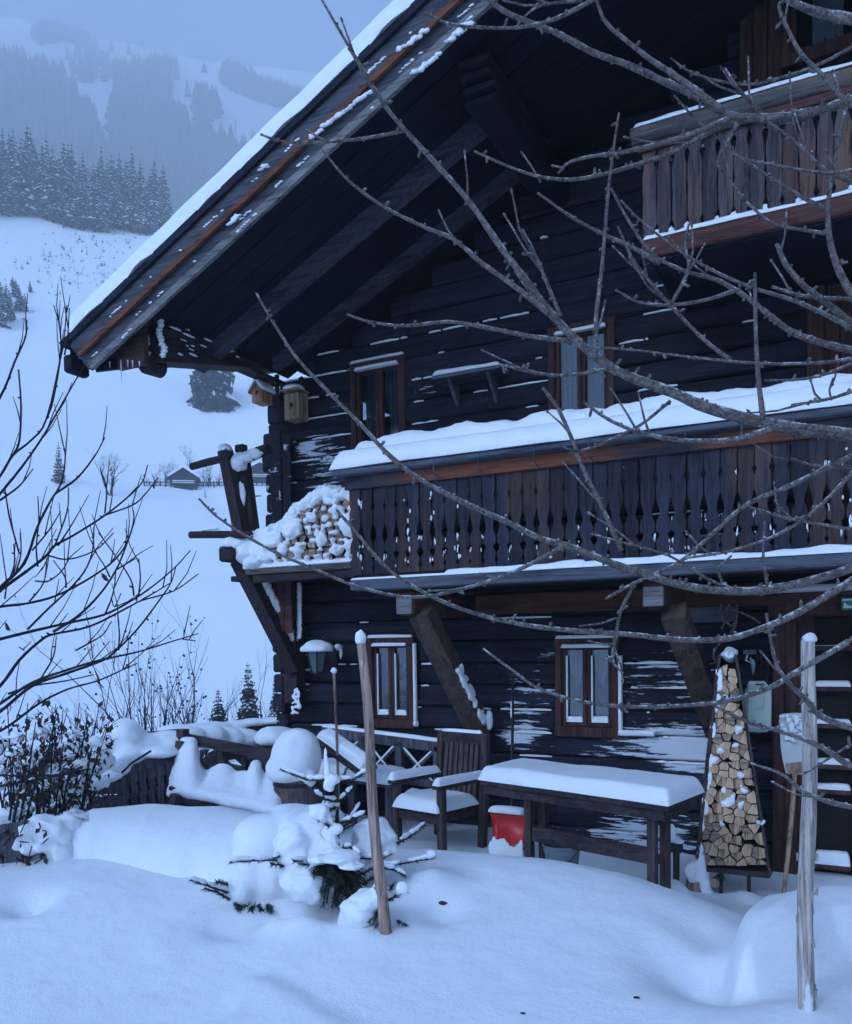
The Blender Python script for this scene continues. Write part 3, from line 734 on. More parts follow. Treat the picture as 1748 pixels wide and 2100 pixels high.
# ------------------------------------------------------------------ balconies
def board_outline(w, H, kind, rr):
    if kind == 'carved':
        q = [(0, .47), (.05, .47), (.075, .36), (.11, .47), (.155, .47), (.185, .33), (.225, .24), (.25, .45), (.31, .47), (.36, .40), (.41, .24), (.47, .30), (.57, .47), (.70, .475), (.755, .34), (.79, .45), (.9, .475), (1, .475)]
    else:
        q = [(0, .40), (.05, .47), (.09, .33), (.15, .47), (.35, .47), (.42, .43), (.55, .47), (.68, .475), (.74, .38), (.80, .30), (.85, .43), (.9, .47), (1, .47)]
    L = [(-h * w * rr.uniform(.96, 1.03), z * H) for z, h in q]; R = [(h * w * rr.uniform(.96, 1.03), z * H) for z, h in q]
    return L, R
def boards(name, mt, x0, x1, z0, z1, Y, pitch, kind, parent, seed):
    rr = random.Random(seed); m = MB(); n = int((x1 - x0) / pitch); H = z1 - z0; s = MB()
    for i in range(n):
        xc = x0 + (i + .5) * pitch + rr.uniform(-.004, .004); y = Y + rr.uniform(-.005, .005); tl = rr.uniform(-.006, .006)
        L, R = board_outline(pitch, H, kind, rr); k = len(L); P = []
        for (a, z), (b, _) in zip(L, R): P += [(xc + a + tl * z, y, z0 + z), (xc + b + tl * z, y, z0 + z), (xc + b + tl * z, y + .022, z0 + z), (xc + a + tl * z, y + .022, z0 + z)]
        F = [(4 * j + c, 4 * j + (c + 1) % 4, 4 * j + 4 + (c + 1) % 4, 4 * j + 4 + c) for j in range(k - 1) for c in range(4)] + [(3, 2, 1, 0), tuple(4 * k - 4 + c for c in range(4))]
        m.add(P, F)
        xe = xc + pitch / 2
        if kind == 'carved':
            for zf, pr, hh in ((.36, .45, .06), (.20, .55, .05), (.08, .2, .02), (.74, .1, .02), (.5, .06, .1)):
                if rr.random() < pr:
                    z = z0 + zf * H; w = pitch * rr.uniform(.10, .2); h = hh * rr.uniform(.6, 1.2) * H
                    for q in range(rr.randint(1, 4)): s.blob((xe + rr.uniform(-.8, .8) * w, y + .004, z + rr.uniform(-.9, .4) * h), (rr.uniform(.002, .007), .008, rr.uniform(.005, .026)), .7, q + i, 1)
            if rr.random() < .08:
                for q in range(9): s.blob((xe + rr.uniform(-.03, .03), y - .004, z0 + rr.uniform(.1, .85) * H), (.008, .006, rr.uniform(.008, .03)), .5, q + i, 1)
        elif rr.random() < .35: s.blob((xe, y, z0 + .02), (.02, .02, .035), .5, i, 2)
    o = m.build(name, mt, parent)
    s.build('snow', 'snow', o, True); return o
YB_ = -1.0
# lower balcony
LB = MB(); XB0, XB1 = 1.44, 8.5
LB.box(XB0, XB1, YB_ + .03, -.02, 2.25, 2.30, b=.005)
BAL = LB.build('balcony', 'beam_dark', HOUSE)
m = MB(); m.box(XB0 - .0, XB1, YB_ - .10, YB_ + .029, 2.205, 2.29, b=.008); m.build('deck_edge', 'grey_trim', BAL)
m = MB(); m.box(XB0 + .02, XB1, YB_ - .01, YB_ + .06, 2.302, 2.375, b=.006); m.build('bottom_rail', 'beam_x', BAL)
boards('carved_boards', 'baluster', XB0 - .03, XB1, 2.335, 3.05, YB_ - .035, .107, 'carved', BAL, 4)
m = MB(); m.box(XB0 - .02, XB0 + .005, YB_, -.02, 2.30, 3.06, b=.004); m.box(XB0 + .01, XB0 + .07, YB_ + .0, YB_ + .05, 2.30, 3.1, b=.008)
m.build('corner_post', 'beam_z', BAL)
for x in (2.7, 4.0, 5.3, 6.6): m = MB(); m.box(x, x + .07, YB_ + .0, YB_ + .05, 2.30, 3.1, b=.008); m.build('rail_post', 'beam_z', BAL)
m = MB(); m.box(XB0 - .06, XB1, YB_ - .065, YB_ - .04, 3.025, 3.125, b=.006); m.build('rail_board', 'rail_orange', BAL)
m = MB(); m.box(XB0 - .12, XB1, YB_ - .17, -.70, 3.127, 3.175, b=.012); LT = m.build('rail_ledge', 'grey_trim', BAL)
for x in (2.25, 2.62, 3.05, 3.45, 4.1, 4.45, 4.75): m = MB(); m.tube([(x, YB_ - .172, 3.17), (x, YB_ - .176, 3.06), (x, YB_ - .07, 3.03)], .004, 5); m.build('bracket_wire', 'grey_trim', BAL)
s = MB()
s.pillow((XB0 - .13, YB_ - .185, 3.176), (XB1 - XB0 + .1, 0, 0), (0, .30, 0), .155, .10, .10, 21, step=.06)
s.pillow((XB0 - .03, YB_ - .06, 3.176), (XB1 - XB0, 0, 0), (0, .34, 0), .265, .10, .24, 22, step=.04, fr=7)
s.build('snow', 'snow', LT, True)
s = MB(); x = XB0 + .02
s.pillow((XB0 + .005, YB_ - .1, 2.291), (1.0, 0, 0), (0, .07, 0), .018, .02, .3, 2)
for xa, xb, h in ((2.28, 3.0, .045), (2.9, 3.4, .05), (3.3, 4.4, .05), (4.3, 5.6, .045), (5.5, 8.4, .04)):
    s.pillow((xa, YB_ - .102, 2.291), (xb - xa, 0, 0), (0, .075, 0), h, .034, .5, xa, fr=9)
s.build('snow', 'snow', BAL, True)
# upper balcony
UX0 = 3.80
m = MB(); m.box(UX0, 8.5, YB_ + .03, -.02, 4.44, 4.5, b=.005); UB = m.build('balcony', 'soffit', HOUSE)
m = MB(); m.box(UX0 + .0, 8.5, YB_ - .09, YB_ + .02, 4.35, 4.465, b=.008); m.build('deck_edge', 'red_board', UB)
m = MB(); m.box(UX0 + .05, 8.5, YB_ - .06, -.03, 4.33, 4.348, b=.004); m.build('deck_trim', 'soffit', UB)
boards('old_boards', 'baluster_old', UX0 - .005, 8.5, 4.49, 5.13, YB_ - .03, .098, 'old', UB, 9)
m = MB(); m.box(UX0, UX0 + .02, YB_, -.02, 4.5, 5.1); m.box(UX0 + .021, UX0 + .09, YB_, YB_ + .06, 4.5, 5.15); m.build('corner_post', 'beam_z', UB)
m = MB(); m.box(UX0 - .03, 8.5, YB_ - .06, YB_ - .032, 5.07, 5.125, b=.005); m.build('rail_board', 'red_board', UB)
m = MB(); n = 40; xs = np.linspace(UX0 - .07, 8.5, n)
m.tube([(x, YB_ - .035, 5.185 + .006 * math.sin(x * 7)) for x in xs], [.062 + .004 * noise.noise(V((x * 4, 0, 0))) for x in xs], 12)
UR = m.build('rail_log', 'rail_old', UB)
s = MB(); s.pillow((UX0 - .05, YB_ - .085, 5.232), (4.6, 0, 0), (0, .10, 0), .034, .03, .35, 31, fr=7); s.build('snow', 'snow', UR, True)
s = MB(); s.pillow((UX0 + .01, YB_ - .095, 4.466), (4.6, 0, 0), (0, .07, 0), .035, .03, .5, 33, fr=9); s.build('snow', 'snow', UB, True)
# joists and big diagonal struts
def joist_strut(pt, pb, pj0, pj1, w=.17):
    a = onY(*pt, -.86); b = onY(*pb, -.14); x = onY(*pj0, YB_ + .02).x; zt = 2.2; zb = onY(*pj1, YB_ + .02).z
    m = MB(); m.box(x, x + .16, YB_ + .02, .06, zb, zt, b=.02); jo = m.build('joist', 'beam_x', HOUSE)
    m = MB(); m.box(x + .01, x + .15, YB_ + .004, YB_ + .018, zb + .01, zt - .06, b=.005); m.build('joist_end', 'barge_light', jo)
    m = MB(); d = (b - a); m.bar(a - d * .03, b + d * .02, w, w, (0, -1, 0)); st = m.build('strut', 'strut', HOUSE); return a, b, st
a, b, st = joist_strut((868, 1262), (985, 1500), (812, 1235), (830, 1262))
s = MB(); rr = random.Random(8)
for i in range(40):
    u = rr.uniform(.45, .93); p = a.lerp(b, u) + V((.09, -.03 + rr.uniform(-.05, .05), .03)); s.blob(p, (.022, .03, rr.uniform(.02, .05)), .5, i, 2)
for i in range(8): s.blob(b + V((.10, -.03, .06 + i * .012)), (.03, .04, .045), .4, i, 2)
remesh(s.build('snow', 'snow', st, True), .009, 4)
a, b, st = joist_strut((1385, 1262), (1470, 1490), (1317, 1208), (1330, 1247))
m = MB(); p, q = onY(1398, 1240, -.05), onY(1512, 1275, -.05); m.box(p.x, q.x, -.06, -.03, q.z, p.z, b=.006); m.build('wall_plank', 'grey_trim', HOUSE)
m = MB(); p, q = onY(1300, 1195, -.1), onY(1600, 1262, -.1); m.box(2.1, 8.4, -.10, -.03, 2.02, 2.19, b=.012); m.build('lintel_beam', 'beam_x', HOUSE)

# ---- side gallery at the corner: deck, posts, crossbars, struts
GY = -.66
dz = onY(620, 1160, GY).z; gx0 = onY(508, 1168, GY).x
m = MB(); m.box(gx0, XB0 + .0, GY - .04, .0, dz - .055, dz - .004, b=.006); GAL = m.build('gallery_deck', 'rail_old', HOUSE)
m = MB(); m.box(-.20, -.06, GY + .05, 6, dz - .10, dz - .05, b=.006); m.build('gallery_deck', 'beam_dark', HOUSE)
m = MB(); p = onY(452, 1122, GY - .1); q = onY(490, 1150, GY - .1)
m.box(p.x, q.x - .05, GY - .14, 5.5, q.z, p.z - .0, b=.02); bo = m.build('gallery_beam', 'beam_dark', HOUSE)
s = MB(); s.blob((p.x + .11, GY + .02, p.z + .03), (.15, .16, .09), .25, 3, 3); s.blob((p.x + .24, GY + .02, p.z - .06), (.14, .14, .10), .25, 4, 3); s.blob((p.x + .33, GY - .02, p.z - .15), (.10, .1, .07), .25, 5, 3); s.build('snow', 'snow', bo, True)
def postpx(p0, p1, w, name, mt, Y=GY, d=None):
    a, b = onY(*p0, Y), onY(*p1, Y); m = MB(); m.bar(b, a, w, d or w, (0, 1, 0)); return m.build(name, mt, HOUSE), a, b
o1, a, b = postpx((462, 925), (497, 1100), .105, 'gallery_post', 'beam_z', GY - .05)
s = MB(); s.blob(a + V((0, 0, .02)), (.068, .07, .045), .15, 2, 3, flat=.5); s.build('snow', 'snow', o1, True)
o2, a, b = postpx((497, 935), (518, 1090), .10, 'gallery_post', 'beam_z', GY + .08)
s = MB(); s.blob(onY(490, 948, GY), (.085, .08, .09), .3, 5, 3); s.blob(onY(505, 938, GY), (.09, .08, .05), .3, 6, 3); s.blob(onY(495, 1018, GY), (.045, .03, .12), .35, 7, 3)
s.blob(onY(524, 930, GY), (.10, .07, .045), .3, 8, 3)
s.build('snow', 'snow', o2, True)
m = MB(); p, q = onY(495, 928, GY), onY(490, 918, GY); m.box(p.x - .05, p.x + .05, GY - .04, GY + .04, p.z, p.z + .07, b=.01); m.build('post_cap', 'beam_dark', o2)
def poles(p0, p1, r, name='crossbar', Y=GY - .08, n=10):
    a, b = onY(*p0, Y), onY(*p1, Y); m = MB(); m.tube([a, a.lerp(b, .5) + V((0, 0, .004)), b], [r, r * 1.05, r], n); return m.build(name, 'beam_dark', HOUSE)
poles((393, 957), (468, 938), .034); poles((508, 938), (551, 920), .05, Y=GY + .02); o = poles((391, 1097), (515, 1097), .034)
s = MB(); a = onY(415, 1093, GY - .08); s.pillow(a + V((0, -.03, .02)), (.2, 0, 0), (0, .05, 0), .014, .012, .4, 2); s.build('snow', 'snow', o, True)
m = MB(); a = onY(515, 1018, GY - .05)
for (p0, p1) in (((480, 1020), (470, 1022)), ((484, 1050), (471, 1046)), ((492, 1070), (474, 1072)), ((516, 1018), (536, 1017))):
    a, b = onY(*p0, GY - .09), onY(*p1, GY - .09); m.tube([a, b], [.009, .004], 5)
m.build('peg', 'beam_dark', o1)
# struts under the gallery
def strutpx(p0, p1, y0, y1, w, mt='beam_dark', name='strut'):
    a, b = onY(*p0, y0), onY(*p1, y1); m = MB(); m.bar(a, b, w, w, (0, -1, 0)); return m.build(name, mt, HOUSE), a, b
strutpx((490, 1148), (606, 1375), GY + .05, -.16, .13)
so_, a, b = strutpx((540, 1190), (608, 1320), -.40, -.10, .07)
s = MB()
for i in range(26):
    u = i / 25; s.blob(a.lerp(b, u) + V((.02, -.045, .03)), (.03, .02, .04 + .015 * (i % 3)), .5, i, 2)
s.build('snow', 'snow', so_, True)
o, a, b = postpx((600, 1190), (606, 1440), .15, 'corner_post', 'beam_z', -.10)
s = MB()
for i in range(24):
    s.blob(onY(614, 1200 + i * 4.6, -.18), (.03, .014, .03), .5, i, 2)
for i in range(22): s.blob(onY(598 + rr.uniform(0, 18), 1412 + rr.random() * 52, -.19), (rr.uniform(.01, .03), .012, rr.uniform(.008, .03)), .6, i, 2)
remesh(s.build('snow', 'snow', o, True), .008, 4)
m = MB(); p, q = onY(563, 1195, -.3), onY(578, 1290, -.3)
for i in range(3): m.box(p.x - .05 + i * .085, p.x + .03 + i * .085, -.3 - .004 * i, -.28, q.z - .02 * i, p.z + .03, b=.004)
m.build('panel_board', 'red_board', HOUSE)
m = MB(); p = onY(518, 1188, GY - .02); m.box(p.x, XB0 - .02, GY - .02, GY + .05, dz - .13, dz - .06, b=.008); m.build('deck_joist', 'beam_dark', HOUSE)

# ------------------------------------------------------------------ split logs (voronoi packing)
def cells(seeds, R, planes=(), lo=.8, rr=random):
    out = []
    for i, s in enumerate(seeds):
        n0 = rr.choice([3, 3, 4, 5]); R_ = R * rr.uniform(.82, 1.25) * {3: 1.25, 4: 1.1, 5: 1.0}[n0]; ph = rr.random() * 6
        P = [(s[0] + R_ * math.cos(ph + k * 2 * math.pi / n0), s[1] + R_ * math.sin(ph + k * 2 * math.pi / n0)) for k in range(n0)]
        cut = [((s[0] + q[0]) / 2, (s[1] + q[1]) / 2, q[0] - s[0], q[1] - s[1]) for j, q in enumerate(seeds) if j != i and abs(q[0] - s[0]) + abs(q[1] - s[1]) < 4 * R] + list(planes)
        for mx, my, nx, ny in cut:
            Q = []
            for k in range(len(P)):
                a, b = P[k], P[(k + 1) % len(P)]; da = (a[0] - mx) * nx + (a[1] - my) * ny; db = (b[0] - mx) * nx + (b[1] - my) * ny
                if da <= 0: Q.append(a)
                if da * db < 0:
                    t = da / (da - db); Q.append((a[0] + t * (b[0] - a[0]), a[1] + t * (b[1] - a[1])))
            P = Q
            if len(P) < 3: break
        if len(P) < 3: continue
        cx, cy = sum(p[0] for p in P) / len(P), sum(p[1] for p in P) / len(P)
        out.append([(cx + (p[0] - cx) * (lo + rr.uniform(-.05, .09)), cy + (p[1] - cy) * (lo + rr.uniform(-.05, .09))) for p in P])
    return out
def split_log(poly, Y, ln, label, group, mats, rr, dx=0.):
    cx = sum(p[0] for p in poly) / len(poly); cz = sum(p[1] for p in poly) / len(poly); y = Y + rr.uniform(-.02, .015)
    m = MB(); tx, tz = rr.uniform(-.12, .12), rr.uniform(-.12, .12)
    m.prism([(p[0], y + (p[0] - cx) * tx + (p[1] - cz) * tz, p[1]) for p in poly], (dx, ln, 0), 0, 1)
    o = m.build('split_log', mats); 
    me = o.data; me.transform(Matrix.Translation((-cx, -Y, -cz))); o.location = (cx, Y, cz)
    return tag(o, label, 'firewood', group)
# tapering rack by the door
RY = -.75
c = [onY(1433, 1775, RY), onY(1574, 1775, RY), onY(1507, 1352, RY), onY(1479, 1352, RY)]
RK = thing('firewood_rack', (c[0].lerp(c[1], .5).x, RY, onZ(1500, 1840, 0).z), 'tall tapering dark firewood rack on thin legs beside the cottage door', 'rack')
pl = []
def hp(a, b):   # keep the side left of a->b
    nx, ny = (b.z - a.z), -(b.x - a.x); return (a.x, a.z, nx, ny)
pl = [hp(c[0], c[1]), hp(c[1], c[2]), hp(c[2], c[3]), hp(c[3], c[0])]
rr = random.Random(12); seeds = []; z = c[0].z + .035
while z < c[2].z - .02:
    u = (z - c[0].z) / (c[2].z - c[0].z); xa = c[0].x + (c[3].x - c[0].x) * u; xb = c[1].x + (c[2].x - c[1].x) * u; n = max(1, round((xb - xa) / .068)); st = (xb - xa) / n
    for i in range(n): seeds.append((xa + (i + .5 + rr.uniform(-.34, .34)) * st, z + rr.uniform(-.034, .034)))
    z += .062
for P in cells(seeds, .060, pl, .90, rr):
    split_log(P, RY, .20, 'split firewood log with pale cut end showing in the tall tapering rack', 'split logs stacked in the tapering rack', ['cut' if rr.random() < .85 else 'cut2', 'bark'], rr, -.05)
m = MB(); 
for a, b in ((c[0], c[3]), (c[1], c[2])):
    sg = -1 if a is c[0] else 1
    m.bar(a + V((sg * .016 - .018, .09, -.06)), b + V((sg * .008 - .018, .09, .03)), .016, .22, (-.2, 1, 0))
m.build('side_board', 'furn_z', RK)
m = MB(); m.box(c[0].x - .03, c[1].x + .02, RY + .0, RY + .2, c[0].z - .042, c[0].z - .004, b=.006); m.build('bottom_board', 'furn', RK)
m = MB(); m.prism([q + V((-.035, .10, 0)) for q in c], (0, .015, 0)); m.build('back_board', 'dark_gap', RK)
for px in (1479, 1536):
    for dy in (.02, .17):
        p = onY(px, 1790, RY + dy); m = MB(); m.box(p.x - .012, p.x + .012, RY + dy, RY + dy + .024, -.12, c[0].z - .04); m.build('leg', 'iron', RK)
m = MB(); p = c[2].lerp(c[3], .5); m.blob(p + V((0, .1, .03)), (.05, .14, .05), .3, 3, 3); 
rr = random.Random(4)
for i in range(44):
    u = rr.random() ** .9 * .97; q = c[0].lerp(c[3], u) + V((rr.uniform(-.006, .018), -.008, 0)); m.blob(q, (rr.uniform(.008, .022), .010, rr.uniform(.02, .05)), .6, i, 2)
for px, py, w, h in [(1500, 1492, 12, 14), (1528, 1480, 10, 16), (1515, 1500, 10, 10), (1478, 1540, 9, 10), (1490, 1592, 13, 8), (1480, 1618, 12, 10), (1518, 1590, 9, 9), (1468, 1560, 9, 9), (1500, 1640, 10, 14), (1490, 1650, 14, 7), (1525, 1620, 10, 9), (1497, 1625, 7, 7),
                     (1540, 1655, 10, 6), (1470, 1600, 8, 8), (1508, 1530, 8, 6), (1488, 1432, 7, 7), (1493, 1395, 8, 6), (1560, 1688, 9, 7), (1465, 1640, 8, 8), (1520, 1650, 8, 8), (1478, 1690, 8, 7), (1500, 1560, 6, 8)]:
    p = onY(px, py, RY - .012); k = 5.95 / 1750
    if rr.random() < .45: continue
    for j in range(3): m.blob(p + V((rr.uniform(-.5, .5) * w * k, .01, rr.uniform(-.5, .5) * h * k)), (w * k * rr.uniform(.35, .75), .02, h * k * rr.uniform(.5, .9)), .7, j + px, 2, freq=2.5)
remesh(m.build('snow', 'snow', RK, True), .007, 2)

# firewood heaped on the gallery
PY_ = GY - .02; k = 7.9 / 1750; prof = [(500, 1120), (520, 1108), (545, 1098), (575, 1085), (595, 1062), (612, 1045), (632, 1032), (655, 1016), (690, 1018), (732, 1020)]
def topz(x):
    return float(np.interp(x, [onY(a, b, PY_).x for a, b in prof], [onY(a, b, PY_).z for a, b in prof]))
xa, xb = onY(505, 1150, PY_).x, XB0 - .03; rr = random.Random(31); seeds = []; z = dz + .04
while z < dz + .8:
    x = xa + rr.uniform(0, .05)
    while x < xb:
        if z < topz(x) - .005: seeds.append((x + rr.uniform(-.012, .012), z + rr.uniform(-.015, .015)))
        x += .078
    z += .066
for P in cells(seeds, .055, [(0, dz, 0, -1)], .84, rr):
    split_log(P, PY_, .42, 'snowy split log with weathered end in the heap on the gallery', 'split logs heaped on the gallery', ['cut2' if rr.random() < .94 else 'cut', 'bark'], rr)
s = MB()
for x in np.linspace(xa - .02, xb, 34):
    zt = topz(x); d = .05 + .05 * noise.noise(V((x * 4, 0, 3)))
    for y in (.04, .14, .27, .4): s.blob((x, PY_ + y, zt + .01 + d * .2 + .02 * noise.noise(V((x * 14, y * 9, 1)))), (.05, .07, .035 + d * .7), .45, x * 9 + y, 3)
for (sx, sz) in seeds:
    if rr.random() < .92:
        s.blob((sx + rr.uniform(-.03, .03), PY_ - .015, sz + .03), (rr.uniform(.018, .046), rr.uniform(.02, .045), rr.uniform(.012, .032)), .4, sx * 31 + sz, 2)
for px, py, w, h in [(720, 1075, 28, 22), (600, 1085, 22, 22), (560, 1110, 24, 14), (530, 1130, 24, 20), (690, 1046, 16, 9), (640, 1062, 12, 9), (545, 1142, 22, 12), (580, 1128, 12, 12), (690, 1128, 14, 10), (660, 1108, 12, 12), (720, 1120, 13, 13), (610, 1130, 11, 9)]:
    s.blob(onY(px, py, PY_ - .02), (w * k, .06, h * k), .35, px, 3)
s.pillow((xa - .03, GY - .05, dz - .003), (xb - xa + .05, 0, 0), (0, .12, 0), .05, .05, .4, 9)
o = s.build('snow_blanket', 'snow', None, True); remesh(o, .010, 3); tag(o, 'thick lumpy snow lying over the firewood heap on the gallery', 'snow')

# ------------------------------------------------------------------ things fixed to the wall
def birdhouse(c, w, h, roofk, mt, label):
    T = thing('birdhouse', c, label, 'birdhouse'); x, y, z = c; d = .16; m = MB()
    if roofk == 'gable':
        m.prism([(x - w / 2, y, z), (x + w / 2, y, z), (x + w / 2, y, z + h * .62), (x, y, z + h), (x - w / 2, y, z + h * .62)], (0, d, 0))
    else:
        m.hexa([(x - w / 2, y, z), (x + w / 2, y, z), (x + w / 2, y + d, z), (x - w / 2, y + d, z), (x - w / 2, y, z + h), (x + w / 2, y, z + h), (x + w / 2, y + d, z + h * 1.1), (x - w / 2, y + d, z + h * 1.1)])
    m.build('box', mt, T)
    m = MB(); m.tube([(x, y - .004, z + h * .55), (x, y + .002, z + h * .55)], w * .13, 12); m.build('entrance_hole', 'dark_gap', T)
    m = MB(); m.tube([(x, y - .05, z + h * .38), (x, y, z + h * .38)], .006, 6); m.build('perch', mt, T)
    m = MB(); s = MB()
    if roofk == 'gable':
        for sg in (-1, 1):
            e = V((x + sg * w * .68, 0, z + h * .50)); r = V((x, 0, z + h * 1.06)); n = (r - e).normalized()
            m.hexa([(e.x, y - .03, e.z), (r.x, y - .03, r.z), (r.x, y + d + .02, r.z), (e.x, y + d + .02, e.z), (e.x, y - .03, e.z + .014), (r.x, y - .03, r.z + .014), (r.x, y + d + .02, r.z + .014), (e.x, y + d + .02, e.z + .014)])
            s.pillow(V((e.x, y - .035, e.z + .015)), r - e, V((0, d + .06, 0)), .028, .02, .3, 3 + sg, up=V((-sg * n.z * 0 + sg * .6, 0, .8)))
    else:
        m.box(x - w * .62, x + w * .62, y - .05, y + d, z + h * 1.10, z + h * 1.10 + .016, b=.004)
        s.blob((x, y + .05, z + h * 1.12 + .016), (w * .64, .11, .05), .15, 2, 3, flat=.2)
    r = m.build('roof', mt, T); s.build('snow', 'snow', r, True)
    return T
p = onY(527, 826, -.30); T1 = birdhouse((p.x + .02, -.32, p.z), .125, .175, 'gable', 'birdbox', 'small brown birdhouse with pitched snowy roof, hung clear of the corner of the chalet')
m = MB(); m.box(p.x - .0, p.x + .17, -.16, -.10, p.z + .02, p.z + .10); m.box(p.x + .09, p.x + .13, -.14, -.1, p.z + .02, p.z + .30, b=.006); m.build('bracket', 'beam_z', T1)
p = onY(600, 860, -.22); T2 = birdhouse((p.x + .005, -.24, p.z), .165, .24, 'flat', 'birdbox2', 'taller pale nesting box under a rounded cap of snow, on the log wall')
m = MB(); m.box(p.x - .02, p.x + .03, -.075, -.03, p.z + .0, p.z + .40, b=.006); m.blob((p.x, -.06, p.z + .42), (.03, .03, .03), .2, 2, 2); m.build('back_strip', 'beam_z', T2)
# wall shelf under the upper windows
p, q = onY(890, 778, -.22), onY(1030, 757, -.2); T = thing('wall_shelf', (p.x, 0, p.z), 'small wooden wall shelf on two brackets with a strip of snow, between the upper windows', 'shelf')
m = MB(); m.box(p.x, q.x, -.26, -.02, p.z - .012, p.z + .016, b=.004); m.build('board', 'grey_trim', T)
for x in (p.x + .13, q.x - .14):
    m = MB(); m.prism([(x, -.02, p.z - .013), (x, -.22, p.z - .013), (x, -.19, p.z - .06), (x, -.04, p.z - .22), (x, -.02, p.z - .23)], (.028, 0, 0)); m.build('bracket', 'grey_trim', T)
s = MB(); s.pillow((p.x + .005, -.265, p.z + .017), (q.x - p.x - .01, 0, 0), (0, .22, 0), .045, .035, .3, 5); s.build('snow', 'snow', T, True)
# lantern
c = onY(651, 1345, -.3); T = thing('wall_lantern', (c.x, c.y, c.z), 'black iron wall lantern under a cap of snow, near the house corner', 'lantern')
m = MB(); n = 6
for k in range(n):
    a = 2 * math.pi * k / n; m.tube([c + V((.105 * math.cos(a), .105 * math.sin(a), .04)), c + V((.06 * math.cos(a), .06 * math.sin(a), -.15))], .006, 5)
m.lathe(c, [(.135, .04), (.14, .05), (.06, .10), (.01, .12)], 18); m.lathe(c, [(.07, -.165), (.065, -.15), (.01, -.15)], 12)
m.tube([c + V((0, 0, -.16)), c + V((0, 0, -.20))], [.02, .006], 8); m.build('cage', 'iron', T)
m = MB(); m.lathe(c, [(.055, -.15), (.098, .04)], 6); m.build('glass_pane', 'lamp_glass', T)
m = MB(); m.tube([c + V((0, .28, .0)), c + V((.10, .24, .05)), c + V((.14, .16, .06)), c + V((.12, .06, .075)), c + V((.02, 0, .12))], .012, 7); m.box(c.x - .03, c.x + .05, -.04, -.02, c.z - .1, c.z + .1); m.build('wall_bracket', 'iron', T)
s = MB(); s.blob(c + V((0, 0, .062)), (.155, .15, .085), .12, 3, 3, flat=.25); s.blob(c + V((.14, .15, .08)), (.03, .06, .03), .3, 4, 2); s.blob(c + V((.16, .16, .03)), (.014, .02, .06), .3, 4, 2); s.build('snow', 'snow', T, True)
# thick-walled pale canister hanging by the door
p, q = onY(1528, 1400, -.3), onY(1582, 1502, -.3); T = thing('plastic_canister', (p.x, -.3, q.z), 'pale green plastic canister hanging on the dark wall behind the firewood rack', 'canister')
m = MB(); m.box(p.x, q.x, -.34, -.2, q.z, p.z - .02, b=.03); m.build('body', 'plastic_green', T)
m = MB(); m.tube([(p.x + .02, -.27, p.z - .03), (p.x + .03, -.27, p.z + .0), (q.x - .05, -.27, p.z + .0), (q.x - .03, -.27, p.z - .03)], .012, 7); m.tube([(q.x - .03, -.343, p.z - .05), (q.x - .04, -.345, p.z - .18), (p.x + .06, -.345, p.z - .2)], .006, 6); m.build('handle', 'plastic_green', T)
m = MB(); m.lathe((p.x + .05, -.27, p.z - .03), [(.022, 0), (.022, .03), (.01, .032)], 10); m.build('cap', 'shovel_white', T)
# hook board with hanging tools
p = onY(1540, 1338, -.06); T = thing('hook_board', (p.x, -.06, p.z), 'small pale hook board with iron odds and ends hanging from it, left of the door', 'hooks')
m = MB(); m.box(p.x - .055, p.x + .04, -.06, -.03, p.z - .015, p.z + .02, b=.004); m.build('board', 'barge_light', T)
m = MB(); c = p + V((-.02, -.02, 0)); m.tube([c + V((0, 0, -.02)), c + V((-.01, -.02, -.06)), c + V((.03, -.02, -.08)), c + V((.02, 0, -.04))], .007, 6); m.build('hook', 'shovel_white', T)
m = MB(); c = onY(1545, 1362, -.09); m.lathe(c, [(.001, -.085), (.012, -.05), (.02, .0), (.012, .03), (.002, .04)], 10); m.build('plumb_weight', 'zinc', T)
for px, l in ((1552, .07), (1560, .09), (1568, .06), (1574, .2)):
    m = MB(); c = onY(px, 1345, -.07); m.tube([c, c + V((.01, 0, -l * .5)), c + V((-.005, 0, -l))], .007, 6); m.build('hook', 'iron', T)
# dried vine on the wall above the rack
m = MB()
for L in ([(1497, 1238), (1490, 1252), (1480, 1262), (1487, 1275), (1480, 1290)], [(1480, 1240), (1476, 1255), (1483, 1270), (1500, 1285), (1512, 1275)], [(1512, 1240), (1512, 1262), (1508, 1285), (1498, 1300)], [(1500, 1252), (1520, 1256), (1545, 1268), (1560, 1278)],
          [(1468, 1330), (1478, 1318), (1492, 1305)], [(1466, 1330), (1463, 1350), (1478, 1362), (1488, 1368)], [(1456, 1362), (1470, 1358), (1480, 1362)]):
    m.tube([onY(a, b, -.12) for a, b in L], .009, 6)
tag(m.build('dried_vine', 'branch', None, True), 'curling bare vine on the wall above the tip of the firewood rack', 'vine')
# green sign above the door
p, q = onY(1726, 1226, -.12), onY(1760, 1250, -.12); x0, x1, z0, z1 = p.x, p.x + .30, q.z, p.z; T = thing('exit_sign', (x0, -.12, z0), 'green emergency sign box fixed over the brown door', 'sign')
m = MB(); m.box(x0, x1, -.13, -.08, z0, z1, b=.004); m.build('box', 'sign_green', T)
m = MB(); m.box(x0 + .006, x1 - .006, -.133, -.1305, z1 - .022, z1 - .010); m.prism([(x0 + .012, -.133, z0 + .012), (x1, -.133, z0 + .012), (x1, -.133, z0 + .024), (x0 + .045, -.133, z0 + .03), (x0 + .02, -.133, z0 + .055)], (0, .0025, 0)); m.build('marking', 'sign_white', T)
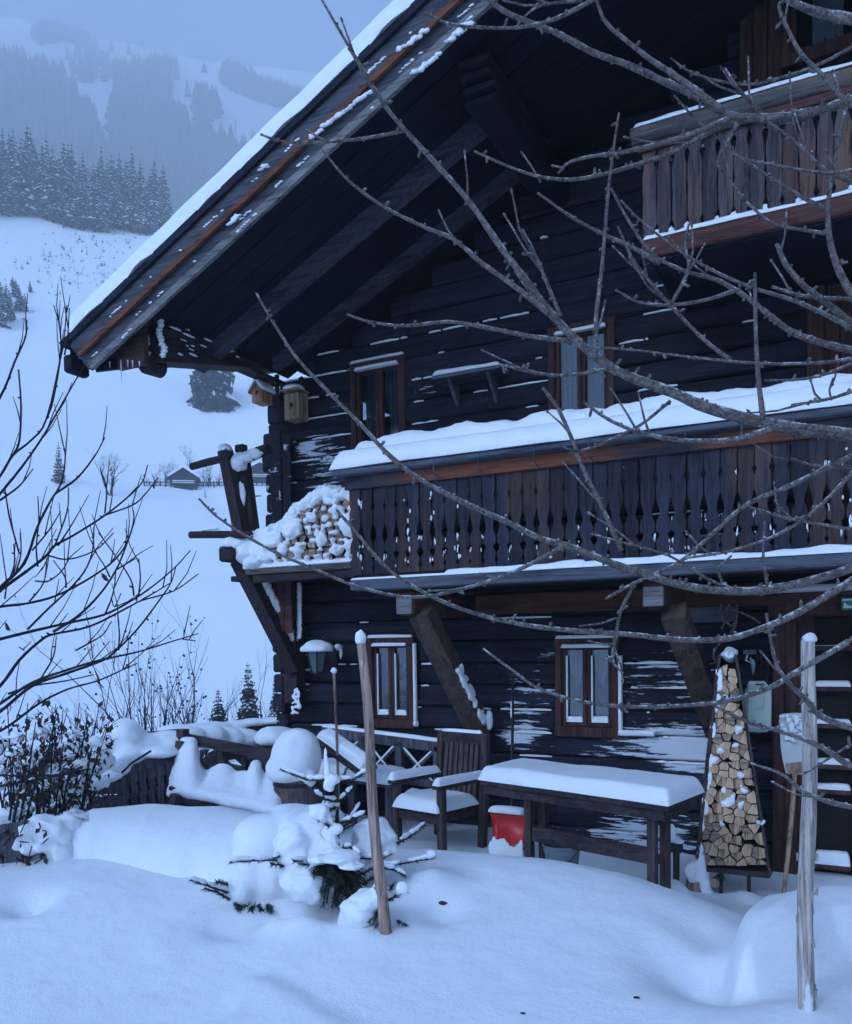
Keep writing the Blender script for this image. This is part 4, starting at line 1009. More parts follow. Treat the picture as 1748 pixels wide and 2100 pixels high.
# ------------------------------------------------------------------ terrace furniture
def xf(mb, mat): mb.v = [tuple(mat @ V(p)) for p in mb.v]; return mb
A, B, Cc = onZ(985, 1611, .75), onZ(1370, 1667, .75), onZ(1441, 1638, .75); D_ = A + Cc - B
T = thing('garden_table', ((A + Cc) / 2).to_2d().to_3d(), 'long dark wooden table with a smooth slab of snow on top', 'table')
U, W = (B - A), (D_ - A); un, wn = U.normalized(), W.normalized(); UL, WL = U.length, W.length
def tb(u0, u1, w0, w1, z0, z1, m):
    P = lambda u, w, z: A + un * u + wn * w + V((0, 0, z - A.z))
    m.hexa([P(u0, w0, z0), P(u1, w0, z0), P(u1, w1, z0), P(u0, w1, z0), P(u0, w0, z1), P(u1, w0, z1), P(u1, w1, z1), P(u0, w1, z1)]); return m
m = MB(); nbd = 5
for i in range(nbd): tb(0, UL, WL * i / nbd, WL * (i + 1) / nbd - .004, .755, .79, m)
m.build('tabletop', 'furn', T)
m = MB(); tb(.03, UL - .03, .02, .045, .69, .754, m); tb(.03, UL - .03, WL - .045, WL - .02, .69, .754, m); tb(.03, .055, .046, WL - .046, .69, .754, m); tb(UL - .055, UL - .03, .046, WL - .046, .69, .754, m); m.build('apron', 'furn', T)
for u in (.36, UL - .17):
    for w in (.06, WL * .45): m = MB(); tb(u, u + .055, w, w + .055, -.05, .689, m); m.build('leg', 'furn_z', T)
m = MB(); tb(.418, UL - .172, WL * .46, WL * .46 + .03, .36, .42, m); tb(.418, UL - .172, .075, .10, .40, .50, m); m.build('stretcher', 'furn', T)
s = MB(); s.pillow(A + V((0, 0, .041)) - un * .012 - wn * .012, un * (UL + .024), wn * (WL + .024), .10, .06, .14, 5, step=.03, fr=6)
s.pillow(A + V((0, 0, .06)) + un * (UL * .22) + wn * WL * .55, un * UL * .42, wn * WL * .44, .085, .10, .12, 8); s.build('snow', 'snow', T, True)
def snowtop(m, a, b, w, h, seed):  # narrow snow strip along a->b
    a, b = V(a), V(b); d = b - a; sd = V((-d.y, d.x, 0)).normalized() * w; m.pillow(a - sd / 2, d, sd, h, min(w * .45, h * .8), .2, seed, step=.04)
# armchair
CM = Matrix.Translation((2.07, -.80, .0)) @ Matrix.Rotation(rad(-15), 4, 'Z')
T = thing('garden_chair', (2.07, -.80, 0), 'dark slatted wooden garden armchair with snow on seat and arms, left of the table', 'armchair')
def CB(name, boxes, mt): 
    m = MB()
    for q in boxes: m.box(*q, b=.006)
    return xf(m, CM).build(name, mt, T)
for x in (-.27, .21):
    CB('leg', [(x, x + .06, -.27, -.21, -.02, .64)], 'furn_z'); 
    m = MB(); m.hexa([(x, .22, -.02), (x + .06, .22, -.02), (x + .06, .28, -.02), (x, .28, -.02), (x, .30, 1.02), (x + .06, .30, 1.02), (x + .06, .345, 1.02), (x, .345, 1.02)]); xf(m, CM).build('leg', 'furn_z', T)
    CB('armrest', [(x - .01, x + .07, -.31, .29, .641, .672)], 'furn')
CB('seat', [(-.209, .209, -.26 + i * .095, -.26 + i * .095 + .085, .43, .455) for i in range(5)] + [(-.209, .209, -.262, -.235, .36, .429)] + [(x, x + .025, -.21, .22, .36, .429) for x in (-.205, .18)], 'furn')
m = MB(); m.hexa([(-.209, .298, .93), (.209, .298, .93), (.209, .325, .93), (-.209, .325, .93), (-.209, .305, 1.02), (.209, .305, 1.02), (.209, .335, 1.02), (-.209, .335, 1.02)]); xf(m, CM).build('top_rail', 'furn', T)
for i in range(7):
    x = -.185 + i * .055; m = MB(); m.hexa([(x, .245, .46), (x + .036, .245, .46), (x + .036, .26, .46), (x, .26, .46), (x, .302, .929), (x + .036, .302, .929), (x + .036, .318, .929), (x, .318, .929)]); xf(m, CM).build('back_slat', 'slat', T)
s = MB()
s.pillow((-.245, -.30, .456), (.49, 0, 0), (0, .52, 0), .10, .07, .2, 2, step=.04)
for x in (-.275, .21): s.pillow((x, -.32, .673), (.075, 0, 0), (0, .58, 0), .065, .036, .2, 4 + x, step=.04)
s.pillow((-.22, .298, 1.021), (.42, 0, 0), (0, .035, 0), .025, .016, .3, 7); s.blob((-.2, -.1, .52), (.02, .14, .06), .3, 3, 2)
xf(s, CM).build('snow', 'snow', T, True)
# bench with crossed braces along the wall
Y = -.22; P0, P1 = onY(663, 1500, Y), onY(905, 1532, Y)
T = thing('wall_bench', (P0.lerp(P1, .5).x, Y, 0), 'weathered bench with crossed braces in its back, against the log wall below the left window', 'bench')
def rail(a, b, w, h, name, mt, par=T): m = MB(); m.bar(a, b, w, h, (0, 0, 1)); return m.build(name, mt, par)
top = rail(P0, P1, .05, .09, 'top_rail', 'plank_fence'); Q0, Q1 = P0 - V((0, 0, .37)), P1 - V((0, 0, .34)); rail(Q0, Q1, .05, .06, 'lower_rail', 'plank_fence')
s = MB(); snowtop(s, P0 + V((0, 0, .045)), P1 + V((0, 0, .045)), .05, .03, 3); s.build('snow', 'snow', top, True)
for u in (.0, .36, .66, .97):
    a, b = P0.lerp(P1, u), Q0.lerp(Q1, u); m = MB(); m.bar(b - V((0, 0, .45 if u in (0, .97) else 0)), a, .065, .05, (0, 1, 0)); m.build('post', 'plank_fence', T)
for u0, u1 in ((.04, .33), (.39, .63), (.69, .94)):
    bx = MB(); sx = MB()
    for (a, b) in ((P0.lerp(P1, u0) - V((0, 0, .05)), Q0.lerp(Q1, u1)), (P0.lerp(P1, u1) - V((0, 0, .05)), Q0.lerp(Q1, u0))):
        bx.bar(a, b, .025, .03); sx.bar(a + V((0, -.012, .02)), b + V((0, -.012, .02)), .012, .014)
    o = bx.build('cross_brace', 'plank_fence', T); sx.build('snow', 'snow', o)
a, b = Q0 + V((.1, -.05, .05)), Q1 + V((-.25, -.05, .06)); m = MB(); 
for i in range(3): m.bar(a - V((0, .1 + i * .13, .02)), b - V((0, .1 + i * .13, .02)), .11, .03)
m.build('seat', 'plank_fence', T)
s = MB(); s.pillow(a + V((0, -.46, .0)), b - a, V((0, .44, 0)), .10, .08, .2, 12); s.build('snow', 'snow', T, True)
for u in (.05, .5, .92): p = a.lerp(b, u); m = MB(); m.box(p.x, p.x + .06, p.y - .40, p.y - .34, -.02, p.z - .04); m.build('leg', 'plank_fence', T)
# leaning snow-loaded lid right of the barrel
m = MB(); a, b = atT(664, 1515, 7.3), atT(756, 1582, 7.0); m.bar(a, b, .20, .03, (.3, -.3, 1)); T = m.build('plank_lid', 'furn'); tag(T, 'dark sloping plank lid carrying a strip of snow, right of the snow-capped barrel', 'lid')
s = MB(); d = b - a; s.pillow(a + V((-.03, -.07, .02)), d, V((.06, .13, .04)), .06, .045, .2, 3, up=(.3, -.3, 1)); s.build('snow', 'snow', T, True)
# left bench, full of snow
def frame_bench():
    T = thing('snowy_bench', atT(460, 1660, 7.3).to_2d().to_3d() , 'dark bench with slanted braces almost filled by drifted snow, left of the barrel', 'bench')
    a, b = atT(368, 1512, 7.75), atT(575, 1552, 7.2); m = MB(); m.bar(a, b, .05, .085); m.build('top_rail', 'furn', T)
    for p0, p1 in (((398, 1535), (424, 1580)), ((440, 1575), (455, 1600)), ((505, 1560), (500, 1600)), ((530, 1562), (548, 1600)), ((455, 1550), (470, 1590))):
        m = MB(); m.bar(atT(*p0, 7.55), atT(*p1, 7.5), .03, .035, (0, 1, 0)); m.build('back_brace', 'furn', T)
    c, d = atT(358, 1632, 7.1), atT(580, 1672, 6.75); m = MB(); m.bar(c, d, .04, .12); m.bar(c + V((0, .03, -.01)), d + V((0, .03, -.01)), .02, .16); m.build('front_board', 'furn', T)
    for p0, p1, t in (((362, 1630), (350, 1665), 7.0), ((440, 1650), (445, 1690), 7.05), ((372, 1520), (358, 1640), 7.5)):
        m = MB(); m.bar(atT(*p1, t), atT(*p0, t), .07, .07, (0, 1, 0)); m.build('leg', 'furn_z', T)
    m = MB(); m.bar(atT(372, 1610, 7.25), atT(580, 1655, 6.95), .35, .03); m.build('seat', 'furn', T)
    s = MB(); rr = random.Random(3)
    # profile of the drift along the bench (px top, px bottom)
    pr = [(362, 1600, 1618), (368, 1545, 1618), (380, 1518, 1620), (395, 1520, 1622), (404, 1572, 1624), (420, 1590, 1627), (440, 1580, 1630), (455, 1572, 1634), (468, 1578, 1637), (480, 1590, 1640), (500, 1588, 1643), (515, 1592, 1646), (525, 1565, 1648), (530, 1588, 1650), (545, 1596, 1653), (565, 1590, 1657)]
    xs = [q[0] for q in pr]
    for px in np.linspace(362, 566, 46):
        tp = float(np.interp(px, xs, [q[1] for q in pr])); bt = float(np.interp(px, xs, [q[2] for q in pr])); u = (px - 362) / 204; n = max(3, int((bt - tp) / 7))
        for j in range(n + 1):
            w = j / n; t = (7.62 - .55 * u) - (.50 * w)
            r = .052 if px > 400 else .055; s.blob(atT(px, tp + (bt - tp) * w + 4, t), (r, .06, r), .2, px + j, 2)
            if w > .4: s.blob(atT(px, tp + (bt - tp) * w + 6, t + .2), (r, .12, r), .1, px + j, 2)
    o = s.build('snow', 'snow', T, True); remesh(o, .018, 5)
frame_bench()
# barrel
c = atT(610, 1655, 6.85); T = thing('wooden_barrel', c, 'wooden barrel planter under a tall rounded dome of snow, behind the young spruce', 'barrel')
m = MB(); m.lathe(c, [(.16, -.25), (.19, -.1), (.20, .0), (.19, .12), (.175, .235), (.15, .235), (.15, .19)], 24); m.build('staves', 'barrel', T)
for z, r in ((-.06, .2), (.18, .187)): m = MB(); m.lathe(c, [(r, z), (r + .005, z + .002), (r + .003, z + .028), (r - .004, z + .03)], 24); m.build('hoop', 'iron', T)
s = MB(); s.blob(c + V((0, 0, .40)), (.205, .205, .24), .10, 5, 3, flat=.68); s.blob(c + V((-.03, -.02, .31)), (.22, .21, .15), .1, 6, 3, flat=.7); s.blob(c + V((.16, -.05, .25)), (.06, .06, .08), .2, 6, 3); o = s.build('snow', 'snow', T, True); remesh(o, .02, 4)
# snow cap behind on a box
c = atT(562, 1525, 8.0); m = MB(); m.box(c.x - .14, c.x + .16, c.y - .12, c.y + .16, c.z - .6, c.z - .0, b=.01); T = m.build('storage_box', 'furn'); tag(T, 'brown box with a flat rounded cap of snow, behind the barrel', 'box')
s = MB(); s.blob(c + V((.01, .02, .05)), (.20, .2, .11), .12, 8, 3, flat=.5); s.build('snow', 'snow', T, True)
# terrace fence with carved panel
a, b = atT(246, 1562, 7.35), atT(372, 1533, 7.6); T = thing('terrace_fence', (a + b) / 2 - V((0, 0, .7)), 'dark terrace fence with carved baluster panel and a heavy load of snow along its top', 'fence')
dn = V((0, 0, -1)); m = MB(); m.bar(a + dn * .05, b + dn * .05, .04, .13); m.build('top_board', 'plank_fence', T)
m = MB(); n = 7
for i in range(n):
    p = a.lerp(b, (i + .5) / n); w = (b - a).length / n; dd = (b - a).normalized()
    for z0, z1, f in ((.115, .20, .9), (.2, .30, .70), (.3, .34, .9), (.34, .46, .66), (.46, .70, .82)): m.bar(p - dd * w * f / 2 + dn * (z0 + z1) / 2, p + dd * w * f / 2 + dn * (z0 + z1) / 2, .022, z1 - z0)
m.build('carved_boards', 'plank_fence', T); m = MB(); q_ = (b - a).cross(V((0, 0, 1))).normalized() * .045; q_ = q_ if q_.dot(CR @ V((0, 0, -1))) > 0 else -q_; m.bar(a + dn * .42 + q_, b + dn * .42 + q_, .02, .62); m.build('backing_board', 'furn', T)
a2, b2 = atT(172, 1608, 6.9), atT(246, 1606, 7.2); m = MB(); m.bar(a2 + dn * .04, b2 + dn * .04, .04, .10); m.bar(a2 + dn * .24, b2 + dn * .24, .025, .28); m.build('low_board', 'plank_fence', T)
m = MB(); m.bar(a2 + V((-.2, 0, -.1)), a2.lerp(b2, .4) + V((0, -.05, -.12)), .03, .5); m.build('post_board', 'furn_z', T)
a3, b3 = atT(420, 1498, 8.6), atT(612, 1476, 8.75); m = MB(); m.bar(a3 + dn * .02, b3, .05, .09); m.build('rail', 'furn', T); m = MB(); m.bar(a3 + dn * .3, b3 + dn * .25, .04, .08); m.build('rail', 'furn', T); m = MB(); m.bar(atT(298, 1505, 7.6), atT(368, 1499, 7.7), .03, .035); m.build('rail', 'furn', T)
for px, t in ((375, 7.6), (455, 8.3), (606, 8.7)): p = atT(px, 1500, t); m = MB(); m.box(p.x - .04, p.x + .04, p.y - .04, p.y + .04, -.1, p.z + .02); m.build('post', 'furn_z', T)
s = MB(); rr = random.Random(9)
for px, py, w, h, t in [(252, 1512, 48, 38, 7.5), (222, 1535, 26, 40, 7.4), (300, 1528, 40, 28, 7.6), (340, 1520, 45, 26, 7.7), (385, 1514, 40, 24, 7.9), (430, 1512, 40, 26, 8.1), (470, 1516, 40, 24, 8.3), (505, 1516, 35, 20, 8.4), (270, 1545, 40, 20, 7.45), (330, 1542, 40, 14, 7.5), (360, 1500, 35, 16, 8.0), (405, 1496, 30, 14, 8.2), (440, 1492, 30, 12, 8.4), (480, 1487, 35, 9, 8.6), (520, 1481, 35, 8, 8.7), (560, 1478, 35, 7, 8.75), (592, 1474, 25, 7, 8.75), (604, 1465, 8, 9, 8.75),
                       (210, 1595, 34, 12, 7.0), (560, 1512, 40, 12, 8.4), (235, 1575, 22, 24, 7.3)]:
    k = t / 1750; s.blob(atT(px, py, t), (w * k, .18, h * k), .15, px, 3)
o = s.build('snow', 'snow', T, True); remesh(o, .022, 6)
# the low wall of snow (raised bed) in front of the fence
bp = [onZ(60, 1765, .47), onZ(130, 1783, .46), onZ(240, 1795, .46), onZ(390, 1812, .46), onZ(520, 1830, .45)]
s = MB(); bk = V((-.10, .9, 0))
tops = [onZ(95, 1690, .75), onZ(140, 1668, .76), onZ(250, 1658, .77), onZ(390, 1664, .76), onZ(520, 1690, .72)]
rows = 14; nn_ = 60; vsx = []
for i in range(nn_ + 1):
    u = i / nn_ * (len(bp) - 1); k = min(int(u), len(bp) - 2); f = u - k; f2 = f * f * (3 - 2 * f)
    p = bp[k].lerp(bp[k + 1], f); q = tops[k].lerp(tops[k + 1], f2); q = q + V((.0, .25, 0))
    for j in range(rows + 1):
        w = j / rows; a = min(1, w / .7); hz = math.sin(a * math.pi / 2) ** .75
        x = p.lerp(q, (1 - math.cos(a * math.pi / 2)) * .9 + .1 * a) if a < 1 else q
        z = p.z - .12 + (q.z - p.z + .12) * hz
        if w > .7: x = q + bk * ((w - .7) / .3) * .7; z = q.z - .02 - .5 * ((w - .7) / .3) ** 2
        nzz = .02 * noise.noise(V((x.x * 3, z * 4, 1))) + .01 * noise.noise(V((x.x * 9, z * 9, 1))) + (.018 if int(i / 11) % 2 else 0)
        vsx.append((x.x, x.y - nzz, z + .012 * noise.noise(V((x.x * 5, x.y * 5, 2)))))
s.add(vsx, [(i * (rows + 1) + j, (i + 1) * (rows + 1) + j, (i + 1) * (rows + 1) + j + 1, i * (rows + 1) + j + 1) for i in range(nn_) for j in range(rows)])
o = s.build('snow_bank', 'snow', None, True); tag(o, kind='structure')
s = MB(); rr = random.Random(14)
for px, py, w, h, t in [(85, 1690, 26, 22, 5.15), (105, 1705, 26, 26, 5.1), (70, 1712, 18, 18, 5.05), (58, 1722, 12, 12, 5.0), (120, 1725, 24, 40, 5.1), (72, 1740, 10, 16, 5.0), (95, 1735, 14, 14, 5.0), (130, 1755, 22, 30, 5.05), (50, 1735, 8, 8, 5.0), (64, 1695, 12, 9, 5.05), (140, 1690, 28, 22, 5.2)]: s.blob(atT(px, py, t), (w * t / 1750, .09, h * t / 1750), .45, px, 3, freq=2.4)
o = s.build('snow_clump', 'snow', None, True); remesh(o, .014, 4); tag(o, 'ragged clump of snow overhanging the left end of the snow bank, by the withered shrub', 'snow')

# ------------------------------------------------------------------ tools and odds and ends
# red shovel
p = onZ(1038, 1738, .20); T = thing('snow_shovel', p, 'snow shovel with a red blade and thin black handle, behind the left table leg', 'shovel')
t0 = depth(p); q0, q1 = atT(1004, 1665, t0 + .12), atT(1072, 1672, t0 + .06); r0, r1 = atT(1008, 1742, t0), atT(1072, 1745, t0 - .05)
m = MB(); n = 8; P = []
for j in range(7):
    for i in range(n + 1):
        u, w = i / n, j / 6; x = r0.lerp(r1, u).lerp(q0.lerp(q1, u), w); x = x + V((.1, .25, 0)) * .12 * (1 - (2 * u - 1) ** 2) + V((0, .05, 0)) * math.sin(w * 3.14)
        if w == 1: x = x + V((0, 0, .02 * (1 - (2 * u - 1) ** 2)))
        P.append(x)
N_ = n + 1; F = [(j * N_ + i, j * N_ + i + 1, (j + 1) * N_ + i + 1, (j + 1) * N_ + i) for j in range(6) for i in range(n)]
bk = V((.012, .03, 0)); o = m.add(P + [x + bk for x in P], F + [tuple(reversed([k + len(P) for k in f])) for f in F])
edge = [i for i in range(N_)] + [j * N_ + n for j in range(1, 7)] + [6 * N_ + i for i in range(n - 1, -1, -1)] + [j * N_ for j in range(5, 0, -1)]
m.f += [(edge[i], edge[i] + len(P), edge[(i + 1) % len(edge)] + len(P), edge[(i + 1) % len(edge)]) for i in range(len(edge))]; m.mi += [0] * len(edge)
m.build('blade', 'red_plastic', T, True)
h0, h1 = atT(1050, 1690, t0 + .12), atT(1052, 1392, t0 + .75); m = MB(); m.tube([h0, h1], .012, 8); m.tube([h1, h1 + V((0, 0, .02)), h1 + V((-.03, 0, .03))], .012, 8); m.build('handle', 'iron', T)
s = MB(); s.pillow(q0 + V((-.01, -.03, .0)), (q1 - q0) * 1.06, V((.03, .09, 0)), .05, .03, .2, 3); rr = random.Random(6)
for i in range(60):
    u = rr.random(); w = rr.random() ** 1.7 * (.30 if u < .55 or u > .85 else .08); s.blob(r0.lerp(r1, u).lerp(q0.lerp(q1, u), w) + V((-.004, -.006, -.03)), (.020, .012, .05), .3, i, 2)
a, b = h0.lerp(h1, .62), h0.lerp(h1, .83)
for i in range(14): s.blob(h0.lerp(h1, .72 + .008 * i) + V((-.008, -.012, 0)), (.009, .008, .018), .3, i, 1); s.blob(h0.lerp(h1, .03 + .007 * i) + V((-.006, -.012, 0)), (.006, .006, .018), .3, i, 1)
remesh(s.build('snow', 'snow', T, True), .008, 3)
# bucket
c = onZ(1153, 1772, .10); t0 = depth(c); c = atT(1153, 1800, 5.75); c.z = .12
T = thing('zinc_bucket', c, 'grey zinc bucket standing in the snow under the table', 'bucket')
m = MB(); m.lathe(c, [(.085, -.02), (.09, .0), (.105, .12), (.108, .125), (.108, .135), (.125, .27), (.131, .275), (.131, .285), (.122, .285), (.085, .02), (.01, .02)], 28); m.build('body', 'zinc', T, False)
m = MB(); m.tube([c + V((-.13, 0, .27)), c + V((-.09, -.09, .2)), c + V((0, -.125, .17)), c + V((.09, -.09, .2)), c + V((.13, 0, .27))], .004, 6); m.build('handle', 'iron', T)
# stub with a little board, right of the table
p = onZ(1384, 1805, .05); t0 = depth(p); c = atT(1384, 1740, t0); T = thing('wooden_peg_post', p, 'short post with a small snow-capped wooden block at the right end of the table', 'post')
m = MB(); m.box(c.x - .012, c.x + .03, c.y, c.y + .03, -.05, c.z - .03); m.build('stem', 'furn_z', T)
m = MB(); m.box(c.x - .045, c.x + .05, c.y - .02, c.y + .06, c.z - .03, c.z + .045, b=.006); m.build('block', 'furn', T)
s = MB(); s.blob(c + V((-.02, .01, .09)), (.03, .04, .075), .25, 3, 3); s.blob(c + V((.025, .01, .052)), (.04, .05, .018), .3, 4, 3); s.build('snow', 'snow', T, True)
# snow-plastered stump beside the rack
c = onZ(1425, 1830, -.02); t0 = depth(c); T = thing('log_stump', c, 'squat log stump plastered with snow at the left foot of the firewood rack', 'stump')
m = MB(); m.lathe(atT(1432, 1838, t0 + .1), [(.09, -.05), (.085, .08), (.075, .18), (.07, .20)], 16); m.tube([atT(1478, 1800, t0 + .2), atT(1466, 1812, t0)], .035, 12); m.build('wood', 'stake', T)
s = MB()
for px, py, w, h in [(1428, 1775, 18, 14), (1418, 1785, 14, 16), (1440, 1790, 12, 30), (1445, 1820, 14, 26), (1420, 1800, 9, 12), (1452, 1838, 20, 14), (1440, 1760, 8, 14)]: s.blob(atT(px, py, t0 + .05), (w * t0 / 1750, .06, h * t0 / 1750), .4, px, 3)
o = s.build('snow', 'snow', T, True); remesh(o, .014, 2)
# white shovel leaning upside down by the door
p = onZ(1608, 1838, -.03); t0 = depth(p); T = thing('frosted_shovel', p, 'frosted pale shovel leaning blade up against the door post, long wooden handle', 'shovel')
h0, h1 = atT(1607, 1842, t0), atT(1632, 1575, t0 + .22); m = MB(); m.tube([h0, h0.lerp(h1, .5) + V((.006, 0, 0)), h1], .0165, 10); m.build('handle', 'handle', T)
L = [(1612, 1586), (1606, 1560), (1602, 1535), (1600, 1500), (1598, 1476), (1606, 1464), (1630, 1462), (1652, 1464), (1656, 1500), (1655, 1540), (1652, 1572), (1640, 1588)]
f = [atT(a, b, t0 + .24) for a, b in L]; m = MB(); m.prism(f, V((.006, .012, 0))); m.build('blade', 'shovel_white', T)
m = MB(); m.prism([atT(a, b, t0 + .228) for a, b in [(1612, 1566), (1650, 1562), (1648, 1586), (1616, 1588)]], V((.01, .022, 0))); m.build('socket', 'handle', T)
s = MB(); rr = random.Random(2)
for i in range(26): s.blob(atT(rr.uniform(1603, 1650), rr.uniform(1468, 1520), t0 + .225), (rr.uniform(.01, .03), .012, rr.uniform(.01, .025)), .6, i, 2)
s.build('snow', 'snow', T, True)
# thin stakes
a, b = atT(685, 1378, 7.1), atT(694, 1610, 7.1); b.z = .2
m = MB(); m.tube([b, b.lerp(a, .5) + V((.01, 0, 0)), a], .012, 8); T = m.build('thin_stick', 'stake'); tag(T, 'thin bare stick tipped with a blob of snow, before the log wall', 'stick')
s = MB(); s.blob(a + V((0, 0, .01)), (.026, .026, .026), .3, 3, 2); s.build('snow', 'snow', T, True)
# big stakes
def stake(b, a, r0, r1, label, mt, cap, seed):
    T = thing('wooden_stake', b, label, 'stake'); n = 26; m = MB(); d = a - b
    rr = random.Random(seed); pts = []; rs = []
    for i in range(n + 1):
        u = i / n; pts.append(b + d * (u * 1.06 - .06) + V((.006 * math.sin(u * 9 + seed), .005 * math.cos(u * 7), 0))); rs.append((r0 + (r1 - r0) * u) * (1 + .07 * noise.noise(V((u * 9, seed, 0)))))
    m.tube(pts, rs, 14)
    if seed == 2:
        for i in range(14):
            u = rr.uniform(.02, .42); an = rr.uniform(0, 6.3); p = b + d * u + V((math.cos(an), math.sin(an), 0)) * r0 * 1.0; m.tube([p, p + V((0, 0, .03)) + V((math.cos(an), math.sin(an), 0)) * .006], [.008, .003], 5)
    m.build('pole', mt, T)
    s = MB(); s.blob(a + V(cap[:3]), cap[3:], .12, seed, 3, flat=.55); s.build('snow', 'snow', T, True); return T
b = onZ(788, 1912, .40); t0 = depth(b); stake(b, atT(741, 1315, t0 - .03), .029, .021, 'rough brown wooden stake leaning beside the young spruce, tuft of snow on its tip', 'stake', (-.004, 0, .012, .026, .026, .042), 1)
b = onZ(1653, 2068, .35); t0 = depth(b); TR = stake(b, atT(1661, 1312, t0 + .01), .0315, .0255, 'pale snow-crusted wooden stake standing alone in the foreground, rounded snow on its top', 'stake_snowy', (0, 0, .004, .027, .027, .022), 2)
# dark leaf in a hole in the snow
c = onZ(903, 1856, .44); m = MB(); m.blob(c + V((0, 0, .01)), (.04, .02, .012), .3, 3, 2); tag(m.build('fallen_leaf', 'leaf', None, True), 'small dark curled leaf lying in a dent of the snow', 'leaf')
# ------------------------------------------------------------------ young spruce under snow
def needle_branch(st, nd, pts, r=.006, nl=.02, snow=None, rr=random, dens=1.):
    dens *= 2.2; nl *= 1.3
    pts = [V(p) for p in pts]; st.tube(pts, [r, r * .8, r * .5][:len(pts)] if len(pts) == 3 else [r, r * .5], 5)
    for a, b in zip(pts[:-1], pts[1:]):
        d = (b - a); L = d.length; d.normalize(); n = int(L / .0045 * dens); o = d.orthogonal().normalized(); q = d.cross(o)
        for i in range(n):
            p = a + d * (L * (i + rr.random()) / n); an = rr.uniform(0, 6.283); w = (o * math.cos(an) + q * math.sin(an)); t = (w + d * .7).normalized() * nl * rr.uniform(.7, 1.2); sd = d.cross(w) * .0030
            nd.add([p - sd, p + sd, p + t], [(0, 1, 2)])
        if snow is not None and rr.random() < .9:
            k = max(4, int(L / .02)); u0 = rr.uniform(0, .25); sq = [a.lerp(b, u0 + (1 - u0) * i / k) + V((rr.uniform(-.003, .003), rr.uniform(-.003, .003), nl * .55 + rr.uniform(-.002, .003))) for i in range(k + 1)]
            snow.tube(sq, [.003] + [rr.uniform(.007, .016) for _ in range(k - 1)] + [.004], 7)
sb = onZ(690, 1862, .40); TS = depth(sb)
SP = thing('young_spruce', sb, 'young spruce half buried under heavy pillows of snow, beside the leaning stake', 'young tree')
st, nd, sw = MB(), MB(), MB(); rr = random.Random(21)
st.tube([sb - V((0, 0, .1)), atT(692, 1700, TS), atT(690, 1590, TS)], [.016, .012, .008], 8)
needle_branch(MB(), nd, [atT(692, 1800, TS), atT(690, 1590, TS)], .01, .018, None, rr)
BR = [((690, 1600), (630, 1600), (575, 1578), 1, 0), ((690, 1605), (704, 1592), (713, 1575), 1, -.05), ((692, 1602), (722, 1600), (753, 1584), 1, -.1),
      ((694, 1645), (665, 1640), (645, 1627), 1, -.12), ((694, 1645), (710, 1632), (722, 1618), 1, -.02), ((692, 1655), (680, 1660), (672, 1662), 0, -.1),
      ((692, 1690), (670, 1684), (655, 1682), 0, -.1), ((693, 1690), (720, 1682), (748, 1670), 1, -.1), ((694, 1700), (715, 1690), (738, 1652), 1, .1), ((692, 1712), (708, 1700), (728, 1690), 0, .0), ((692, 1690), (678, 1700), (668, 1690), 0, -.1),
      ((640, 1768), (560, 1764), (472, 1768), 1, -.25), ((610, 1775), (580, 1775), (555, 1772), 0, -.2), ((600, 1755), (585, 1750), (560, 1762), 1, -.2),
      ((480, 1835), (430, 1818), (390, 1805), 1, -.2), ((480, 1850), (450, 1832), (420, 1822), 0, -.2), ((470, 1815), (455, 1812), (445, 1808), 0, -.15),
      ((760, 1782), (820, 1772), (893, 1760), 1, .05), ((815, 1730), (840, 1715), (872, 1692), 1, .3), ((780, 1778), (810, 1785), (832, 1798), 1, .0), ((770, 1760), (785, 1762), (800, 1752), 1, .05),
      ((690, 1770), (640, 1768), (602, 1766), 1, -.22), ((700, 1770), (660, 1776), (615, 1772), 0, -.22), ((700, 1770), (720, 1775), (742, 1780), 0, -.15), ((690, 1745), (730, 1760), (772, 1762), 1, -.1),
      ((700, 1740), (720, 1738), (738, 1755), 1, -.15), ((720, 1800), (750, 1790), (772, 1776), 0, -.1), ((745, 1815), (765, 1800), (775, 1790), 0, -.1)]
for a, b, c, s_, dt in BR: needle_branch(st, nd, [atT(*a, TS), atT(*b, TS + dt * .6), atT(*c, TS + dt)], .006, .021, sw if s_ and rr.random() < .8 else None, rr)
for i in range(70):   # dark skirt of drooping lower branches
    a = atT(rr.uniform(672, 712), rr.uniform(1755, 1815), TS - .02); x = rr.uniform(628, 756); y = rr.uniform(1790, 1862); b = atT(x, y, TS + rr.uniform(-.28, .05)); m_ = a.lerp(b, .55) + V((0, 0, .03))
    needle_branch(st, nd, [a, m_, b], .005, .024, None, rr, .8)
for i in range(14):
    a = atT(rr.uniform(480, 560), rr.uniform(1835, 1850), TS + .1); b = atT(rr.uniform(470, 570), rr.uniform(1855, 1872), TS - .08); needle_branch(st, nd, [a, a.lerp(b, .5), b], .005, .02, None, rr, .8)
st.build('stem', 'trunk', SP); nd.build('needles', 'needle_near', SP); sw.build('snow', 'snow', SP, True)
s = MB(); k = TS / 1750
for px, py, w, h, dt in [(600, 1715, 95, 68, .25), (545, 1730, 78, 66, .18), (560, 1790, 70, 60, .15), (510, 1790, 42, 62, .08), (490, 1830, 32, 40, .02), (655, 1685, 60, 40, .25), (640, 1730, 60, 60, .2), (540, 1825, 60, 34, .15), (590, 1820, 40, 30, .12)]: s.blob(atT(px, py, TS + dt), (w * k, w * k * .9, h * k), .10, px, 3)
o = s.build('snow_pillow', 'snow', SP, True); remesh(o, .014, 8)
s = MB()
